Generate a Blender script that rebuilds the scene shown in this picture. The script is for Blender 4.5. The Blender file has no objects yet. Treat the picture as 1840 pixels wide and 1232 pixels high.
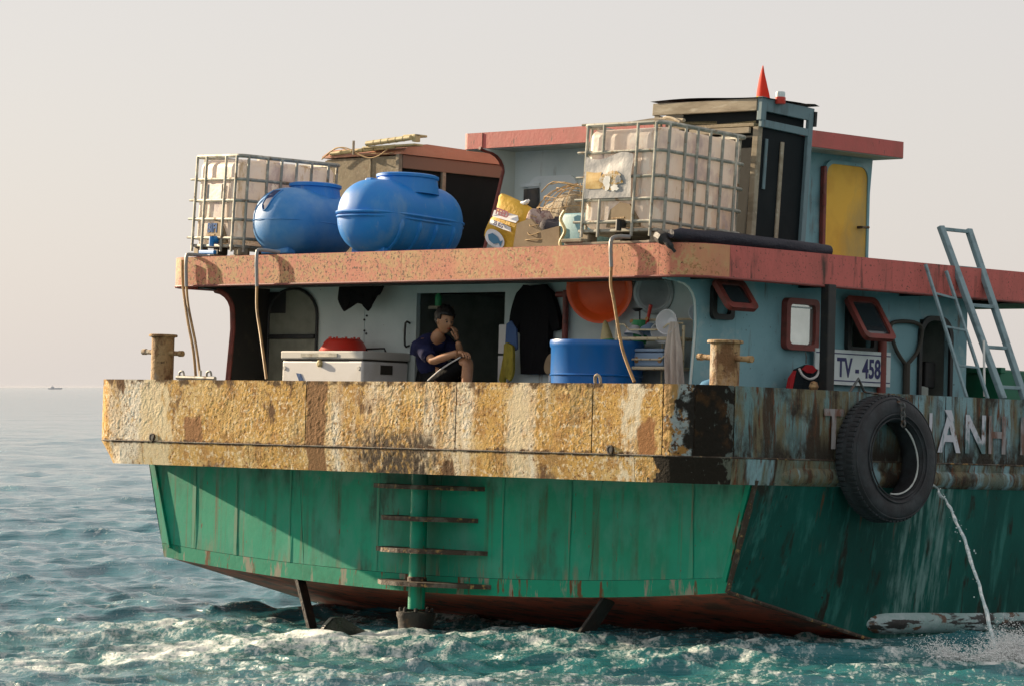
import bpy, bmesh, math, random
import numpy as np
from mathutils import Vector, Matrix, noise
random.seed(7); rng = np.random.default_rng(11)
R_ = math.radians
scene = bpy.context.scene
col = scene.collection

# ------------------------------------------------------------------ camera, sky, sun, exposure
CAM_Z = 2.35
cd = bpy.data.cameras.new('camera'); cam = bpy.data.objects.new('camera', cd); col.objects.link(cam)
cd.sensor_width = 36.0; cd.lens = 122.04; cd.clip_start = 0.5; cd.clip_end = 60000
cam.location = (0, 0, CAM_Z); cam.rotation_euler = (math.pi/2 + 0.01266, 0, 0)
scene.camera = cam

# the boat's own frame: x to starboard, y to the bow, z up, origin at the starboard quarter on top of the bulwark
YAW, PIT, ROL = 0.7852, -0.0325, 0.0068
cy, sy = math.cos(YAW), math.sin(YAW)
Rz = Matrix(((cy, sy, 0), (-sy, cy, 0), (0, 0, 1)))
Rx = Matrix(((1, 0, 0), (0, math.cos(PIT), -math.sin(PIT)), (0, math.sin(PIT), math.cos(PIT))))
Ry = Matrix(((math.cos(ROL), 0, math.sin(ROL)), (0, 1, 0), (-math.sin(ROL), 0, math.cos(ROL))))
RB = Rz @ Rx @ Ry
MB_ = Matrix.Translation((1.645, 30.0, CAM_Z + 0.0265)) @ RB.to_4x4()

SUN_A, SUN_E = R_(8.5), R_(17.5)          # off the transom plane, above the horizon
sd = Vector((-math.cos(SUN_A)*math.cos(SUN_E), -math.sin(SUN_A)*math.cos(SUN_E), math.sin(SUN_E)))
sd = (Rz @ sd).normalized()
sl = bpy.data.lights.new('sun', 'SUN'); so = bpy.data.objects.new('sun', sl); col.objects.link(so)
sl.energy = 5.0; sl.angle = R_(0.6); sl.color = (1.0, 0.80, 0.56)
so.rotation_euler = sd.to_track_quat('Z', 'Y').to_euler(); so.location = sd*60
world = bpy.data.worlds.new('World'); scene.world = world; world.use_nodes = True
nt = world.node_tree; nt.nodes.clear()
wo = nt.nodes.new('ShaderNodeOutputWorld'); bg = nt.nodes.new('ShaderNodeBackground')
sky = nt.nodes.new('ShaderNodeTexSky'); sky.sky_type = 'NISHITA'; sky.sun_disc = False
sky.sun_elevation = SUN_E; sky.sun_rotation = math.atan2(sd.x, sd.y)
sky.air_density = 1.0; sky.dust_density = 2.0; sky.ozone_density = 1.5; sky.altitude = 0
hz = nt.nodes.new('ShaderNodeMix'); hz.data_type = 'RGBA'; hz.inputs[0].default_value = 0.82
hz.inputs[7].default_value = (5.72, 5.34, 5.16, 1)          # milky haze veil over the whole sky
nt.links.new(sky.outputs[0], hz.inputs[6]); nt.links.new(hz.outputs[2], bg.inputs[0])
bg.inputs[1].default_value = 0.066
nt.links.new(bg.outputs[0], wo.inputs[0])
vs = scene.view_settings
scene.display_settings.display_device = 'sRGB'
vs.view_transform = 'Standard'; vs.look = 'None'; vs.gamma = 1.0; vs.use_curve_mapping = False
vs.exposure = 1.07
scene.render.engine = 'CYCLES'
scene.cycles.use_denoising = True
scene.cycles.max_bounces = 8

# ------------------------------------------------------------------ materials
def mat(name, base, rough=0.6, metal=0.0, layers=(), bump=(), spec=0.5, coat=0.0, trans=0.0, transl=0.0, alpha=None):
    """layers: (colour, [masks], rough or None); mask: (kind, scale, (sx,sy,sz), lo, hi). bump: (kind, scale, stretch, height in metres)"""
    m = bpy.data.materials.new(name); m.use_nodes = True
    t = m.node_tree; t.nodes.clear(); N = t.nodes.new; L = t.links.new
    out = N('ShaderNodeOutputMaterial'); p = N('ShaderNodeBsdfPrincipled')
    tc = N('ShaderNodeTexCoord')
    def tex(kind, scale, st, detail=5):
        mp = N('ShaderNodeMapping'); L(tc.outputs['Object'], mp.inputs[0])
        mp.inputs[3].default_value = tuple(scale*s for s in st)
        mp.inputs[1].default_value = (random.uniform(-9, 9), random.uniform(-9, 9), random.uniform(-9, 9))
        if kind == 'v':
            n = N('ShaderNodeTexVoronoi'); n.inputs['Scale'].default_value = 1.0; L(mp.outputs[0], n.inputs['Vector'])
            return n.outputs['Distance']
        n = N('ShaderNodeTexNoise'); n.inputs['Scale'].default_value = 1.0
        n.inputs['Detail'].default_value = detail; n.inputs['Roughness'].default_value = 0.62
        L(mp.outputs[0], n.inputs['Vector'])
        return n.outputs[0]
    def mask(ms):
        cur = None
        for (kind, scale, st, lo, hi) in ms:
            if kind == 'z':                      # a band of height in the object's own frame
                sp = N('ShaderNodeSeparateXYZ'); L(tc.outputs['Object'], sp.inputs[0]); src = sp.outputs['XYZ'.index(st)]
                if scale:                        # ragged edge: the band wanders by up to `scale` metres
                    ad = N('ShaderNodeMath'); ad.operation = 'MULTIPLY_ADD'; L(tex('n', 7, (1, 1, .8), 7), ad.inputs[0]); ad.inputs[1].default_value = scale*2; L(src, ad.inputs[2])
                    a2 = N('ShaderNodeMath'); a2.operation = 'SUBTRACT'; L(ad.outputs[0], a2.inputs[0]); a2.inputs[1].default_value = scale; src = a2.outputs[0]
            else:
                src = tex(kind, scale, st)
            mr = N('ShaderNodeMapRange'); mr.clamp = True
            if kind == 'z': mr.interpolation_type = 'SMOOTHSTEP'
            L(src, mr.inputs[0]); mr.inputs[1].default_value = lo; mr.inputs[2].default_value = hi
            if cur is None: cur = mr.outputs[0]
            else:
                mu = N('ShaderNodeMath'); mu.operation = 'MULTIPLY'; L(cur, mu.inputs[0]); L(mr.outputs[0], mu.inputs[1]); cur = mu.outputs[0]
        return cur
    c = N('ShaderNodeRGB'); c.outputs[0].default_value = (*base, 1); cc = c.outputs[0]
    rv = N('ShaderNodeValue'); rv.outputs[0].default_value = rough; rc = rv.outputs[0]
    for ly in layers:
        k = mask(ly[1])
        mx = N('ShaderNodeMix'); mx.data_type = 'RGBA'; L(k, mx.inputs[0]); L(cc, mx.inputs[6]); mx.inputs[7].default_value = (*ly[0], 1); cc = mx.outputs[2]
        if len(ly) > 2 and ly[2] is not None:
            mf = N('ShaderNodeMix'); L(k, mf.inputs[0]); L(rc, mf.inputs[2]); mf.inputs[3].default_value = ly[2]; rc = mf.outputs[0]
    L(cc, p.inputs['Base Color']); L(rc, p.inputs['Roughness'])
    p.inputs['Metallic'].default_value = metal; p.inputs['Specular IOR Level'].default_value = spec
    p.inputs['Coat Weight'].default_value = coat; p.inputs['Transmission Weight'].default_value = trans
    if alpha is not None: p.inputs['Alpha'].default_value = alpha
    nrm = None
    for (kind, scale, st, h) in bump:
        b = N('ShaderNodeBump'); b.inputs['Strength'].default_value = 1.0; b.inputs['Distance'].default_value = h
        L(tex(kind, scale, st, 6), b.inputs['Height'])
        if nrm is not None: L(nrm, b.inputs['Normal'])
        nrm = b.outputs[0]
    if nrm is not None: L(nrm, p.inputs['Normal'])
    last = p.outputs[0]
    if transl:
        tl = N('ShaderNodeBsdfTranslucent'); L(cc, tl.inputs[0]); ms = N('ShaderNodeMixShader'); ms.inputs[0].default_value = transl
        L(last, ms.inputs[1]); L(tl.outputs[0], ms.inputs[2]); last = ms.outputs[0]
    L(last, out.inputs[0])
    return m

I3 = (1, 1, 1); VS = (1, 1, .12); HS = (.3, .3, 1)
RUST = (.17, .068, .022); DRUST = (.055, .026, .012); OCHRE = (.50, .27, .075)
m_ochre = mat('rusted_ochre_steel', (.56, .335, .10), .85, layers=[
    ((.60, .42, .18), [('n', 2.6, (1, 1, .7), .46, .62)]),
    ((.43, .24, .08), [('n', 6, I3, .48, .60)]),
    ((.78, .64, .44), [('n', 24, I3, .52, .62), ('n', 3, I3, .35, .55)]),
    ((.74, .67, .55), [('n', .9, (1, 1, .16), .53, .62), ('n', 14, I3, .30, .46)]),
    ((.20, .085, .03), [('n', 30, I3, .55, .63), ('n', 4, I3, .38, .56)]),
    ((.15, .08, .04), [('n', 1.7, (1.2, 1.2, .5), .59, .63), ('n', 7, I3, .34, .44)]),
    ((.25, .19, .10), [('n', 1.3, (1, 1, .25), .55, .66), ('n', 18, I3, .38, .50)]),
    ((.045, .028, .018), [('n', 48, I3, .60, .66)]),
    ((.68, .56, .36), [('z', .35, 'X', -7.75, -7.60), ('z', .35, 'X', -7.10, -7.25), ('n', 16, (1, 1, .5), .36, .50)]),
    ((.67, .54, .35), [('z', .25, 'X', -2.42, -2.30), ('z', .25, 'X', -2.02, -2.14), ('n', 16, (1, 1, .4), .36, .50)]),
    ((.70, .60, .44), [('z', .3, 'X', -.98, -.90), ('z', .3, 'X', -.66, -.74), ('n', 12, (1, 1, .5), .42, .55)]),
    ((.075, .055, .04), [('z', .5, 'X', -4.55, -4.2), ('z', .5, 'X', -3.1, -3.5), ('z', .22, 'Z', -.38, -.58), ('n', 20, (1, 1, .5), .36, .52)]),
    ((.24, .13, .06), [('z', .10, 'X', -5.13, -5.10), ('z', .10, 'X', -4.82, -4.86)]),
    ((.30, .15, .065), [('z', 0, 'Z', -.66, -.64), ('z', .12, 'X', -6.98, -6.94), ('z', .12, 'X', -6.66, -6.70), ('z', .16, 'Z', -.34, -.40)]),
    ((.32, .15, .06), [('z', 0, 'Z', -.66, -.64), ('z', .12, 'X', -.75, -.71), ('z', .12, 'X', -.50, -.54), ('z', .16, 'Z', -.32, -.38)]),
    ((.09, .05, .028), [('z', .10, 'Z', -.60, -.625), ('z', 0, 'Z', -.66, -.64), ('n', 9, I3, .40, .52)]),
    ((.10, .06, .03), [('z', .10, 'Z', -.055, -.02), ('n', 7, I3, .46, .56)])],
    bump=[('n', 24, I3, .006), ('n', 80, I3, .006)], spec=.12)
m_tarstrip = mat('tarred_ochre_strip', (.56, .335, .10), .85, layers=[
    ((.60, .42, .18), [('n', 2.6, (1, 1, .7), .46, .62)]),
    ((.43, .24, .08), [('n', 6, I3, .48, .60)]),
    ((.78, .64, .44), [('n', 24, I3, .52, .62), ('n', 3, I3, .35, .55)]),
    ((.74, .67, .55), [('n', .9, (1, 1, .16), .53, .62), ('n', 14, I3, .30, .46)]),
    ((.20, .085, .03), [('n', 30, I3, .55, .63), ('n', 4, I3, .38, .56)]),
    ((.15, .08, .04), [('n', 1.7, (1.2, 1.2, .5), .59, .63), ('n', 7, I3, .34, .44)]),
    ((.25, .19, .10), [('n', 1.3, (1, 1, .25), .55, .66), ('n', 18, I3, .38, .50)]),
    ((.045, .028, .018), [('n', 48, I3, .60, .66)]),
    ((.02, .016, .012), [('z', .42, 'X', -.62, -.58)]), ((.10, .10, .09), [('n', 30, I3, .66, .70)]), ((.12, .13, .10), [('z', .5, 'Y', .34, .38), ('n', 9, I3, .4, .5)])],
    bump=[('n', 24, I3, .006), ('n', 80, I3, .006)], spec=.12)
m_side = mat('weathered_blue_green_bulwark', (.135, .235, .24), .75, layers=[
    ((.15, .13, .075), [('n', 5, (1, 1, .30), .44, .56)]),
    ((.055, .034, .02), [('n', 9, (1, 1, .14), .51, .60)]),
    ((.21, .34, .37), [('n', 3.2, (1, 1, .12), .53, .60)]),
    ((.028, .02, .014), [('n', 2.4, I3, .55, .66)]),
    ((.12, .045, .018), [('n', 24, (1, 1, .16), .57, .66)]),
    ((.026, .020, .014), [('z', 0, 'Z', -.30, -.60), ('n', 7, (1, 1, .6), .34, .52)])],
    bump=[('n', 26, I3, .012), ('n', 80, I3, .006)], spec=.3)
m_strip = mat('weathered_rubbing_strip', (.12, .15, .12), .75, layers=[
    ((.15, .13, .075), [('n', 5, (1, 1, .30), .44, .56)]),
    ((.055, .034, .02), [('n', 9, (1, 1, .14), .51, .60)]),
    ((.21, .34, .37), [('n', 3.2, (1, 1, .12), .53, .60)]),
    ((.028, .02, .014), [('n', 2.4, I3, .55, .66)]),
    ((.12, .045, .018), [('n', 24, (1, 1, .16), .57, .66)])],
    bump=[('n', 26, I3, .012), ('n', 80, I3, .006)], spec=.3)
m_tar = mat('tarred_rusty_corner', (.014, .011, .008), .8, layers=[
    ((.05, .025, .010), [('n', 5, I3, .56, .68)]), ((.10, .12, .11), [('z', .50, 'Y', .36, .40), ('n', 14, I3, .36, .48)]), ((.16, .17, .16), [('n', 30, I3, .69, .72)])], bump=[('n', 22, I3, .012)], spec=.15)
m_patch = mat('grey_blue_flaking_paint', (.30, .34, .34), .7, layers=[
    ((.62, .37, .12), [('z', .22, 'X', -.36, -.39)]), ((.30, .15, .04), [('n', 9, I3, .53, .58)]), (DRUST, [('n', 16, I3, .56, .60)]), ((.35, .2, .07), [('n', 4, (1, 1, .3), .55, .6)]),
    ((.014, .011, .008), [('z', .40, 'X', -.27, -.18)])], bump=[('n', 30, I3, .012)], spec=.2)
m_salmon = mat('faded_red_fascia', (.56, .195, .125), .62, layers=[
    ((.60, .30, .15), [('n', 1.6, (1, 1, .6), .46, .68)]),
    ((.54, .34, .16), [('n', 2.1, I3, .50, .60), ('n', 24, I3, .45, .56)]),
    ((.33, .17, .065), [('n', 2.1, I3, .48, .58), ('n', 36, I3, .54, .62)]),
    ((.10, .05, .022), [('n', 1.5, I3, .46, .56), ('n', 40, (1, 1, 1.2), .57, .62)]),
    ((.48, .29, .13), [('z', 1.6, 'X', -3.2, -5.0), ('n', 20, I3, .49, .56), ('n', 3, I3, .38, .5)]),
    ((.085, .045, .022), [('z', 1.6, 'X', -2.2, -4.2), ('n', 30, I3, .56, .61)]),
    ((.04, .022, .012), [('n', 1.5, I3, .47, .57), ('n', 26, I3, .63, .66)])],
    bump=[('n', 30, I3, .002)], spec=.3)
m_redside = mat('streaked_red_fascia', (.56, .135, .115), .65, layers=[
    ((.46, .12, .10), [('n', 3, (1, 1, .3), .45, .62)]),
    ((.09, .045, .035), [('n', 9, VS, .54, .66), ('n', 2, I3, .40, .58)]),
    ((.07, .05, .035), [('n', 40, I3, .60, .68)])], bump=[('n', 40, I3, .004)], spec=.35)
m_redroof = mat('dull_red_roof_paint', (.50, .105, .09), .55, layers=[((.42, .10, .08), [('n', 4, I3, .42, .65)]), ((.10, .04, .03), [('n', 28, (1, 1, .3), .64, .70)])], bump=[('n', 30, I3, .002)])
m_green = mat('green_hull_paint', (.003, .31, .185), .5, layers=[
    ((.004, .26, .165), [('n', 1.2, HS, .42, .62)]),
    ((.001, .21, .115), [('n', .9, I3, .52, .7)]),
    ((.10, .15, .085), [('n', 5.5, (1, 1, .015), .60, .68), ('n', 3, (1, 1, .5), .25, .5)]),
    ((.05, .105, .055), [('n', 7, (1, 1, .03), .52, .66), ('n', 2, I3, .35, .6)]),
    ((.05, .30, .21), [('n', 2.2, (1, 1, .5), .50, .66)]),
    ((.09, .30, .22), [('z', .35, 'Z', -1.05, -.8)]),
    ((.11, .075, .04), [('n', 13, (1, 1, .3), .65, .70)]),
    ((.02, .085, .055), [('n', 1.1, (1, 1, .7), .54, .68), ('n', 9, (1, 1, .3), .35, .6)]),
    ((.14, .20, .13), [('z', .25, 'Z', -1.55, -1.85), ('n', 10, (1, 1, .12), .54, .64)]),
    ((.10, .06, .03), [('n', 30, (1, 1, .4), .68, .72)])], bump=[('n', 1.6, I3, .006), ('n', 60, I3, .0008)], spec=.22)
m_gside = mat('shade_toned_green_hull_side', (.003, .085, .068), .6, layers=[  # hull green darkened to hold the side's shade; the streaks are dirt
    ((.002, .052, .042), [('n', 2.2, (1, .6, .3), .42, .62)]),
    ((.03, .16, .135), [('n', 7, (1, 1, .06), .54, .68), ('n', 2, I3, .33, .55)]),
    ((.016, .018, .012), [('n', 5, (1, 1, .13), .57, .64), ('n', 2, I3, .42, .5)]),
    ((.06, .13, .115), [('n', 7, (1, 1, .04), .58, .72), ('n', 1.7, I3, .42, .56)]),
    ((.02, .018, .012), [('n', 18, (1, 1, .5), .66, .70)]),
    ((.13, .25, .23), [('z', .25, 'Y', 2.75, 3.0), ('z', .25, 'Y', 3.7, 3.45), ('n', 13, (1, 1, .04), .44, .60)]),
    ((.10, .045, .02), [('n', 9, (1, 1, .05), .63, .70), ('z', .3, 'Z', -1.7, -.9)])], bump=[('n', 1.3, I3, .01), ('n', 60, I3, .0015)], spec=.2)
m_bottom = mat('red_brown_bottom_paint', (.52, .105, .055), .6, layers=[((.17, .07, .045), [('n', 3, (1, 1, .5), .45, .62)]), ((.025, .03, .018), [('n', 5, I3, .55, .68)])], bump=[('n', 9, I3, .01)])
m_wall = mat('grey_blue_cabin_paint', (.55, .63, .61), .6, layers=[
    ((.46, .55, .54), [('n', 1.4, I3, .45, .65)]), ((.20, .17, .12), [('n', 7, (1, 1, .15), .64, .74)]), ((.08, .05, .03), [('n', 34, I3, .70, .73)])], bump=[('n', 2, I3, .006)], spec=.4)
m_wallblue = mat('blue_cabin_side_paint', (.20, .39, .44), .55, layers=[
    ((.155, .32, .37), [('n', 1.6, I3, .45, .65)]), ((.13, .12, .10), [('n', 8, (1, 1, .14), .60, .72)]), ((.30, .44, .46), [('n', 2.6, I3, .56, .66)]), ((.06, .045, .03), [('n', 30, I3, .67, .70)])], bump=[('n', 2, I3, .006)], spec=.4)
m_inside = mat('dim_green_cabin_lining', (.40, .46, .42), .7, layers=[((.30, .35, .32), [('n', 3, I3, .45, .6)])])
m_olive = mat('olive_grey_arch_shade', (.20, .21, .165), .6, layers=[((.15, .155, .12), [('n', 5, I3, .45, .65)])])  # tone of the arched shade on the aft wall, put into the colour
m_dark = mat('black_steel_and_shade', (.012, .013, .013), .55, layers=[((.03, .025, .02), [('n', 8, I3, .55, .7)])])
m_redtrim = mat('red_brown_trim_paint', (.20, .040, .030), .5, layers=[((.12, .03, .02), [('n', 9, I3, .5, .65)])], bump=[('n', 40, I3, .002)])
m_glass = mat('dark_window_glass', (.02, .03, .035), .06, spec=.8)
m_mirror = mat('sky_bright_mirror_pane', (.62, .68, .66), .10, metal=.75, layers=[((.45, .5, .48), [('n', 2, I3, .4, .7)])])  # mirror sheen added to stand in for bright sky seen through the pane
m_deck = mat('grey_deck_paint', (.16, .15, .13), .8, layers=[((.14, .075, .04), [('n', 3, I3, .5, .65)])])
m_bluetank = mat('blue_plastic', (.004, .19, .60), .5, layers=[((.012, .22, .60), [('n', 3, I3, .4, .7)]), ((.08, .26, .56), [('n', 5, (1, 1, .4), .52, .72)]), ((.25, .36, .52), [('n', 14, (1, 1, .25), .64, .74)]), ((.10, .10, .09), [('n', 30, I3, .72, .76)])], bump=[('n', 60, I3, .0008)], spec=.5)
m_bluetank2 = mat('faded_blue_plastic', (.035, .22, .54), .5, layers=[((.13, .31, .55), [('n', 2.5, I3, .42, .7)]), ((.10, .10, .09), [('n', 30, I3, .72, .76)])], bump=[('n', 60, I3, .0008)], spec=.45)
m_bluedrum = mat('blue_drum_plastic', (.005, .14, .48), .33, layers=[((.03, .14, .40), [('n', 4, (1, 1, .3), .5, .75)])], spec=.5)
m_ibc = mat('milky_white_plastic', (.84, .79, .74), .45, layers=[((.78, .66, .57), [('n', 2.2, (1, 1, .5), .46, .68)]), ((.50, .44, .47), [('n', 3.2, (1, 1, .6), .52, .66)]), ((.86, .84, .80), [('n', 5, (1, 1, .5), .60, .64)]), ((.50, .37, .20), [('n', 9, (1, 1, .25), .60, .72)])], transl=.52, bump=[('n', 8, I3, .006)])
m_cage = mat('galvanised_cage_steel', (.30, .30, .26), .6, metal=.25, layers=[((.22, .15, .09), [('n', 14, I3, .56, .66), ], .8), ((.55, .52, .44), [('n', 7, I3, .52, .66)])])
m_label = mat('dented_label_sheet', (.34, .335, .335), .5, layers=[((.27, .275, .28), [('n', 6, I3, .5, .65)])], bump=[('n', 5, I3, .01)])
m_labely = mat('yellowed_label_print', (.60, .42, .16), .7, layers=[((.52, .32, .09), [('n', 18, I3, .45, .6)])])
m_labelw = mat('torn_white_label', (.85, .83, .78), .7)
m_labelb = mat('amber_glue_stain', (.42, .24, .05), .7, layers=[((.6, .5, .36), [('n', 30, I3, .5, .55)])])
m_wood = mat('weathered_timber', (.36, .31, .23), .8, layers=[((.25, .21, .15), [('n', 8, (.3, 1, 1), .45, .65)]), ((.46, .42, .33), [('n', 22, (.2, 1, 1), .55, .7)])], bump=[('n', 30, (.2, 1, 1), .004)], spec=.2)
m_woodblue = mat('blue_grey_painted_timber', (.145, .225, .25), .65, layers=[((.10, .15, .165), [('n', 9, (1, 1, .3), .5, .65)]), ((.28, .25, .19), [('n', 16, (1, 1, .3), .66, .7)])])
m_black = mat('black_sheet_panel', (.005, .009, .011), .6, layers=[((.010, .014, .016), [('n', 3, I3, .45, .7)])], bump=[('n', 3, I3, .003)], spec=.15)
m_tarp = mat('black_tarpaulin', (.012, .012, .012), .6, bump=[('n', 8, I3, .02)])
m_navy = mat('navy_rolled_tarpaulin', (.010, .011, .022), .65, layers=[((.02, .02, .035), [('n', 8, (1, .2, 1), .45, .7)])], bump=[('n', 9, (1, .3, 1), .03), ('n', 40, I3, .006)])
m_ply = mat('stained_plywood', (.27, .225, .145), .85, layers=[((.20, .155, .10), [('n', 3, I3, .45, .62)]), ((.15, .085, .04), [('n', 2.1, I3, .57, .67)]), ((.36, .31, .22), [('n', 20, I3, .55, .68)])], bump=[('n', 40, I3, .004)])
m_peach = mat('salmon_sheet_roof', (.52, .25, .155), .6, layers=[((.42, .19, .11), [('n', 5, HS, .45, .66)])], bump=[('n', 12, I3, .004)])
m_bamboo = mat('bamboo_pole', (.52, .43, .21), .55, layers=[((.38, .29, .12), [('n', 14, I3, .5, .65)])])
m_yellow = mat('yellow_ochre_door_paint', (.80, .47, .04), .55, layers=[((.70, .38, .028), [('n', 2.2, I3, .45, .62)]), ((.46, .32, .09), [('n', 1.1, (1, 1, .5), .52, .68)])], bump=[('n', 2.2, I3, .006)])
m_white = mat('white_enamel', (.78, .77, .74), .4, layers=[((.68, .66, .60), [('n', 3, I3, .5, .7)]), ((.35, .24, .14), [('n', 26, I3, .72, .76)])])
m_lid = mat('grey_trimmed_lid', (.62, .61, .56), .5, layers=[((.45, .44, .40), [('n', 6, HS, .5, .66)])])
m_grime = mat('dark_rubber_seal', (.05, .045, .035), .7)
m_redpl = mat('red_plastic', (.60, .035, .02), .4, layers=[((.50, .05, .03), [('n', 5, I3, .45, .65)])])
m_orange = mat('orange_red_plastic', (.90, .115, .02), .36, layers=[((.80, .09, .015), [('n', 4, I3, .45, .65)])])
m_alu = mat('dull_aluminium', (.36, .385, .385), .5, metal=.5, layers=[((.28, .30, .30), [('n', 6, I3, .45, .65)])])
m_cloth_black = mat('black_cloth', (.009, .009, .010), .9, bump=[('n', 14, (1, 1, .35), .02)], spec=.1)
m_cloth_blue = mat('blue_cloth', (.09, .15, .30), .9, bump=[('n', 14, (1, 1, .3), .02)], spec=.1)
m_cloth_yel = mat('yellow_green_cloth', (.42, .34, .06), .9, layers=[((.30, .25, .05), [('n', 20, (1, 1, .25), .48, .6)])], bump=[('n', 24, (1, 1, .2), .03)], spec=.1)
m_cloth_white = mat('greyish_white_towel', (.66, .60, .54), .95, layers=[((.50, .44, .40), [('n', 12, (1, 1, .2), .5, .66)])], bump=[('n', 18, (1, 1, .15), .03)], spec=.1)
m_cloth_red = mat('red_knit_cloth', (.40, .030, .035), .9, spec=.1)
m_charcoal = mat('charcoal_knit_cloth', (.014, .02, .024), .9, spec=.1, bump=[('n', 12, I3, .02)])
m_flag = mat('red_flag_cloth', (.78, .05, .02), .7, transl=.35)
m_flagy = mat('yellow_flag_print', (.85, .6, .05), .7)
m_cream = mat('cream_coated_wire', (.70, .60, .40), .5, layers=[((.30, .17, .07), [('n', 22, I3, .56, .66)])])
m_bowl = mat('white_porcelain', (.74, .76, .80), .25)
m_bowlf = mat('brown_flower_print', (.42, .22, .08), .5)
m_box_blue = mat('pale_blue_plastic', (.26, .37, .52), .45)
m_greenpl = mat('green_basket_plastic', (.05, .34, .13), .5)
m_jug = mat('pale_blue_jug_plastic', (.10, .26, .44), .4)
m_rubber = mat('worn_black_rubber', (.018, .019, .022), .62, layers=[((.035, .042, .048), [('n', 5, I3, .45, .66)]), ((.20, .19, .17), [('n', 46, I3, .74, .78)])], bump=[('n', 30, I3, .004)], spec=.4)
m_rope = mat('pale_rope', (.55, .58, .56), .8, bump=[('n', 90, I3, .01)])
m_chain = mat('rusty_chain_steel', (.10, .11, .11), .6, metal=.4, layers=[((.13, .06, .03), [('n', 20, I3, .5, .6)])])
m_hose = mat('brown_rubber_hose', (.36, .21, .075), .5, layers=[((.20, .11, .04), [('n', 9, I3, .5, .62)])])
m_hosepipe = mat('grey_pvc_pipe', (.24, .25, .26), .45, layers=[((.28, .25, .2), [('n', 12, I3, .5, .65)])])
m_boll = mat('rusty_bollard_steel', (.40, .26, .12), .8, layers=[((.46, .42, .34), [('n', 4, (1, 1, .4), .50, .60)]), ((.20, .10, .04), [('n', 8, (1, 1, .5), .50, .60)]), ((.08, .045, .02), [('n', 22, I3, .60, .68)])], bump=[('n', 30, I3, .02)])
m_ladder = mat('blue_grey_ladder_paint', (.20, .30, .33), .55, layers=[((.13, .20, .22), [('n', 9, I3, .5, .65)]), ((.2, .12, .06), [('n', 26, I3, .68, .72)])])
m_board = mat('pale_number_board', (.60, .68, .68), .5, layers=[((.5, .58, .58), [('n', 5, I3, .5, .7)])])
m_navyink = mat('navy_lettering_paint', (.015, .018, .11), .5)
m_letter = mat('faded_white_lettering', (.52, .53, .58), .75, layers=[((.10, .18, .19), [('n', 7, (1, 1, .25), .50, .58)]), ((.16, .08, .05), [('n', 14, (1, 1, .35), .56, .62)]), ((.5, .5, .54), [('n', 5, I3, .55, .65)])])
m_letter_red = mat('rust_stained_lettering', (.27, .25, .25), .75, layers=[((.15, .07, .045), [('n', 9, (1, 1, .3), .45, .56)]), ((.09, .12, .12), [('n', 8, (1, 1, .3), .56, .62)])])
m_fender = mat('chipped_white_fender_paint', (.22, .34, .33), .6, layers=[((.36, .45, .46), [('n', 4, I3, .45, .65)]), ((.10, .05, .025), [('n', 4, (1, 1, 1.5), .56, .60)]), ((.02, .02, .018), [('n', 6, (1, .3, 1.8), .55, .58)])], bump=[('n', 12, I3, .012)])
m_bag = mat('yellow_woven_sack', (.62, .37, .03), .7, bump=[('n', 8, I3, .02)])
m_bagw = mat('white_sack_print', (.72, .74, .78), .7)
m_bagb = mat('blue_sack_print', (.06, .20, .34), .7)
m_bagr = mat('red_sack_print', (.34, .09, .12), .7)
m_bagn = mat('navy_sack_print', (.05, .06, .16), .7)
m_net = mat('dried_fishing_net', (.38, .33, .24), .9, layers=[((.26, .20, .13), [('n', 12, I3, .45, .6)])], bump=[('n', 26, I3, .03)])
m_netred = mat('pink_net_bag', (.42, .33, .30), .9, layers=[((.25, .16, .15), [('n', 24, I3, .5, .58)])], bump=[('n', 40, I3, .01)])
m_netline = mat('orange_net_twine', (.44, .30, .15), .8)
m_sackd = mat('dark_purple_sack', (.055, .045, .055), .8, bump=[('n', 9, I3, .02)])
m_card = mat('brown_cardboard', (.27, .20, .12), .85, layers=[((.22, .155, .09), [('n', 6, I3, .45, .65)])])
m_skin = mat('tanned_skin', (.52, .27, .145), .5, layers=[((.44, .21, .105), [('n', 12, I3, .45, .65)])])
m_hair = mat('black_hair', (.008, .007, .006), .5, bump=[('n', 60, (1, 1, .3), .01)])
m_shirt = mat('navy_tee_cloth', (.022, .026, .075), .9, layers=[((.014, .016, .05), [('n', 9, I3, .45, .6)])], bump=[('n', 16, I3, .012)], spec=.1)
m_shorts = mat('black_track_cloth', (.008, .009, .010), .85, bump=[('n', 14, I3, .012)], spec=.1)
m_stripe = mat('white_trouser_stripe', (.72, .72, .70), .8)
m_eye = mat('eye_dark', (.01, .008, .006), .3)
m_rudder = mat('wet_black_rudder', (.008, .012, .010), .25, layers=[((.02, .03, .02), [('n', 6, I3, .5, .65)])], bump=[('n', 9, I3, .01)])
m_strut = mat('rusty_strut_steel', (.014, .010, .008), .7, layers=[((.08, .04, .018), [('n', 9, I3, .60, .68)]), ((.012, .014, .012), [('n', 3, I3, .5, .6)])], bump=[('n', 20, I3, .01)])
m_step = mat('rust_edged_step', (.04, .024, .014), .75, layers=[((.30, .18, .06), [('n', 14, I3, .57, .64)]), ((.10, .09, .07), [('n', 6, I3, .5, .6)])], bump=[('n', 24, I3, .012)])
m_greenbox = mat('green_coaming_paint', (.008, .16, .085), .5, layers=[((.006, .11, .06), [('n', 2, I3, .45, .6)])])
m_ship = mat('far_ship_haze_grey', (.62, .62, .64), .9)  # paled so that the colour itself carries the distance haze

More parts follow.
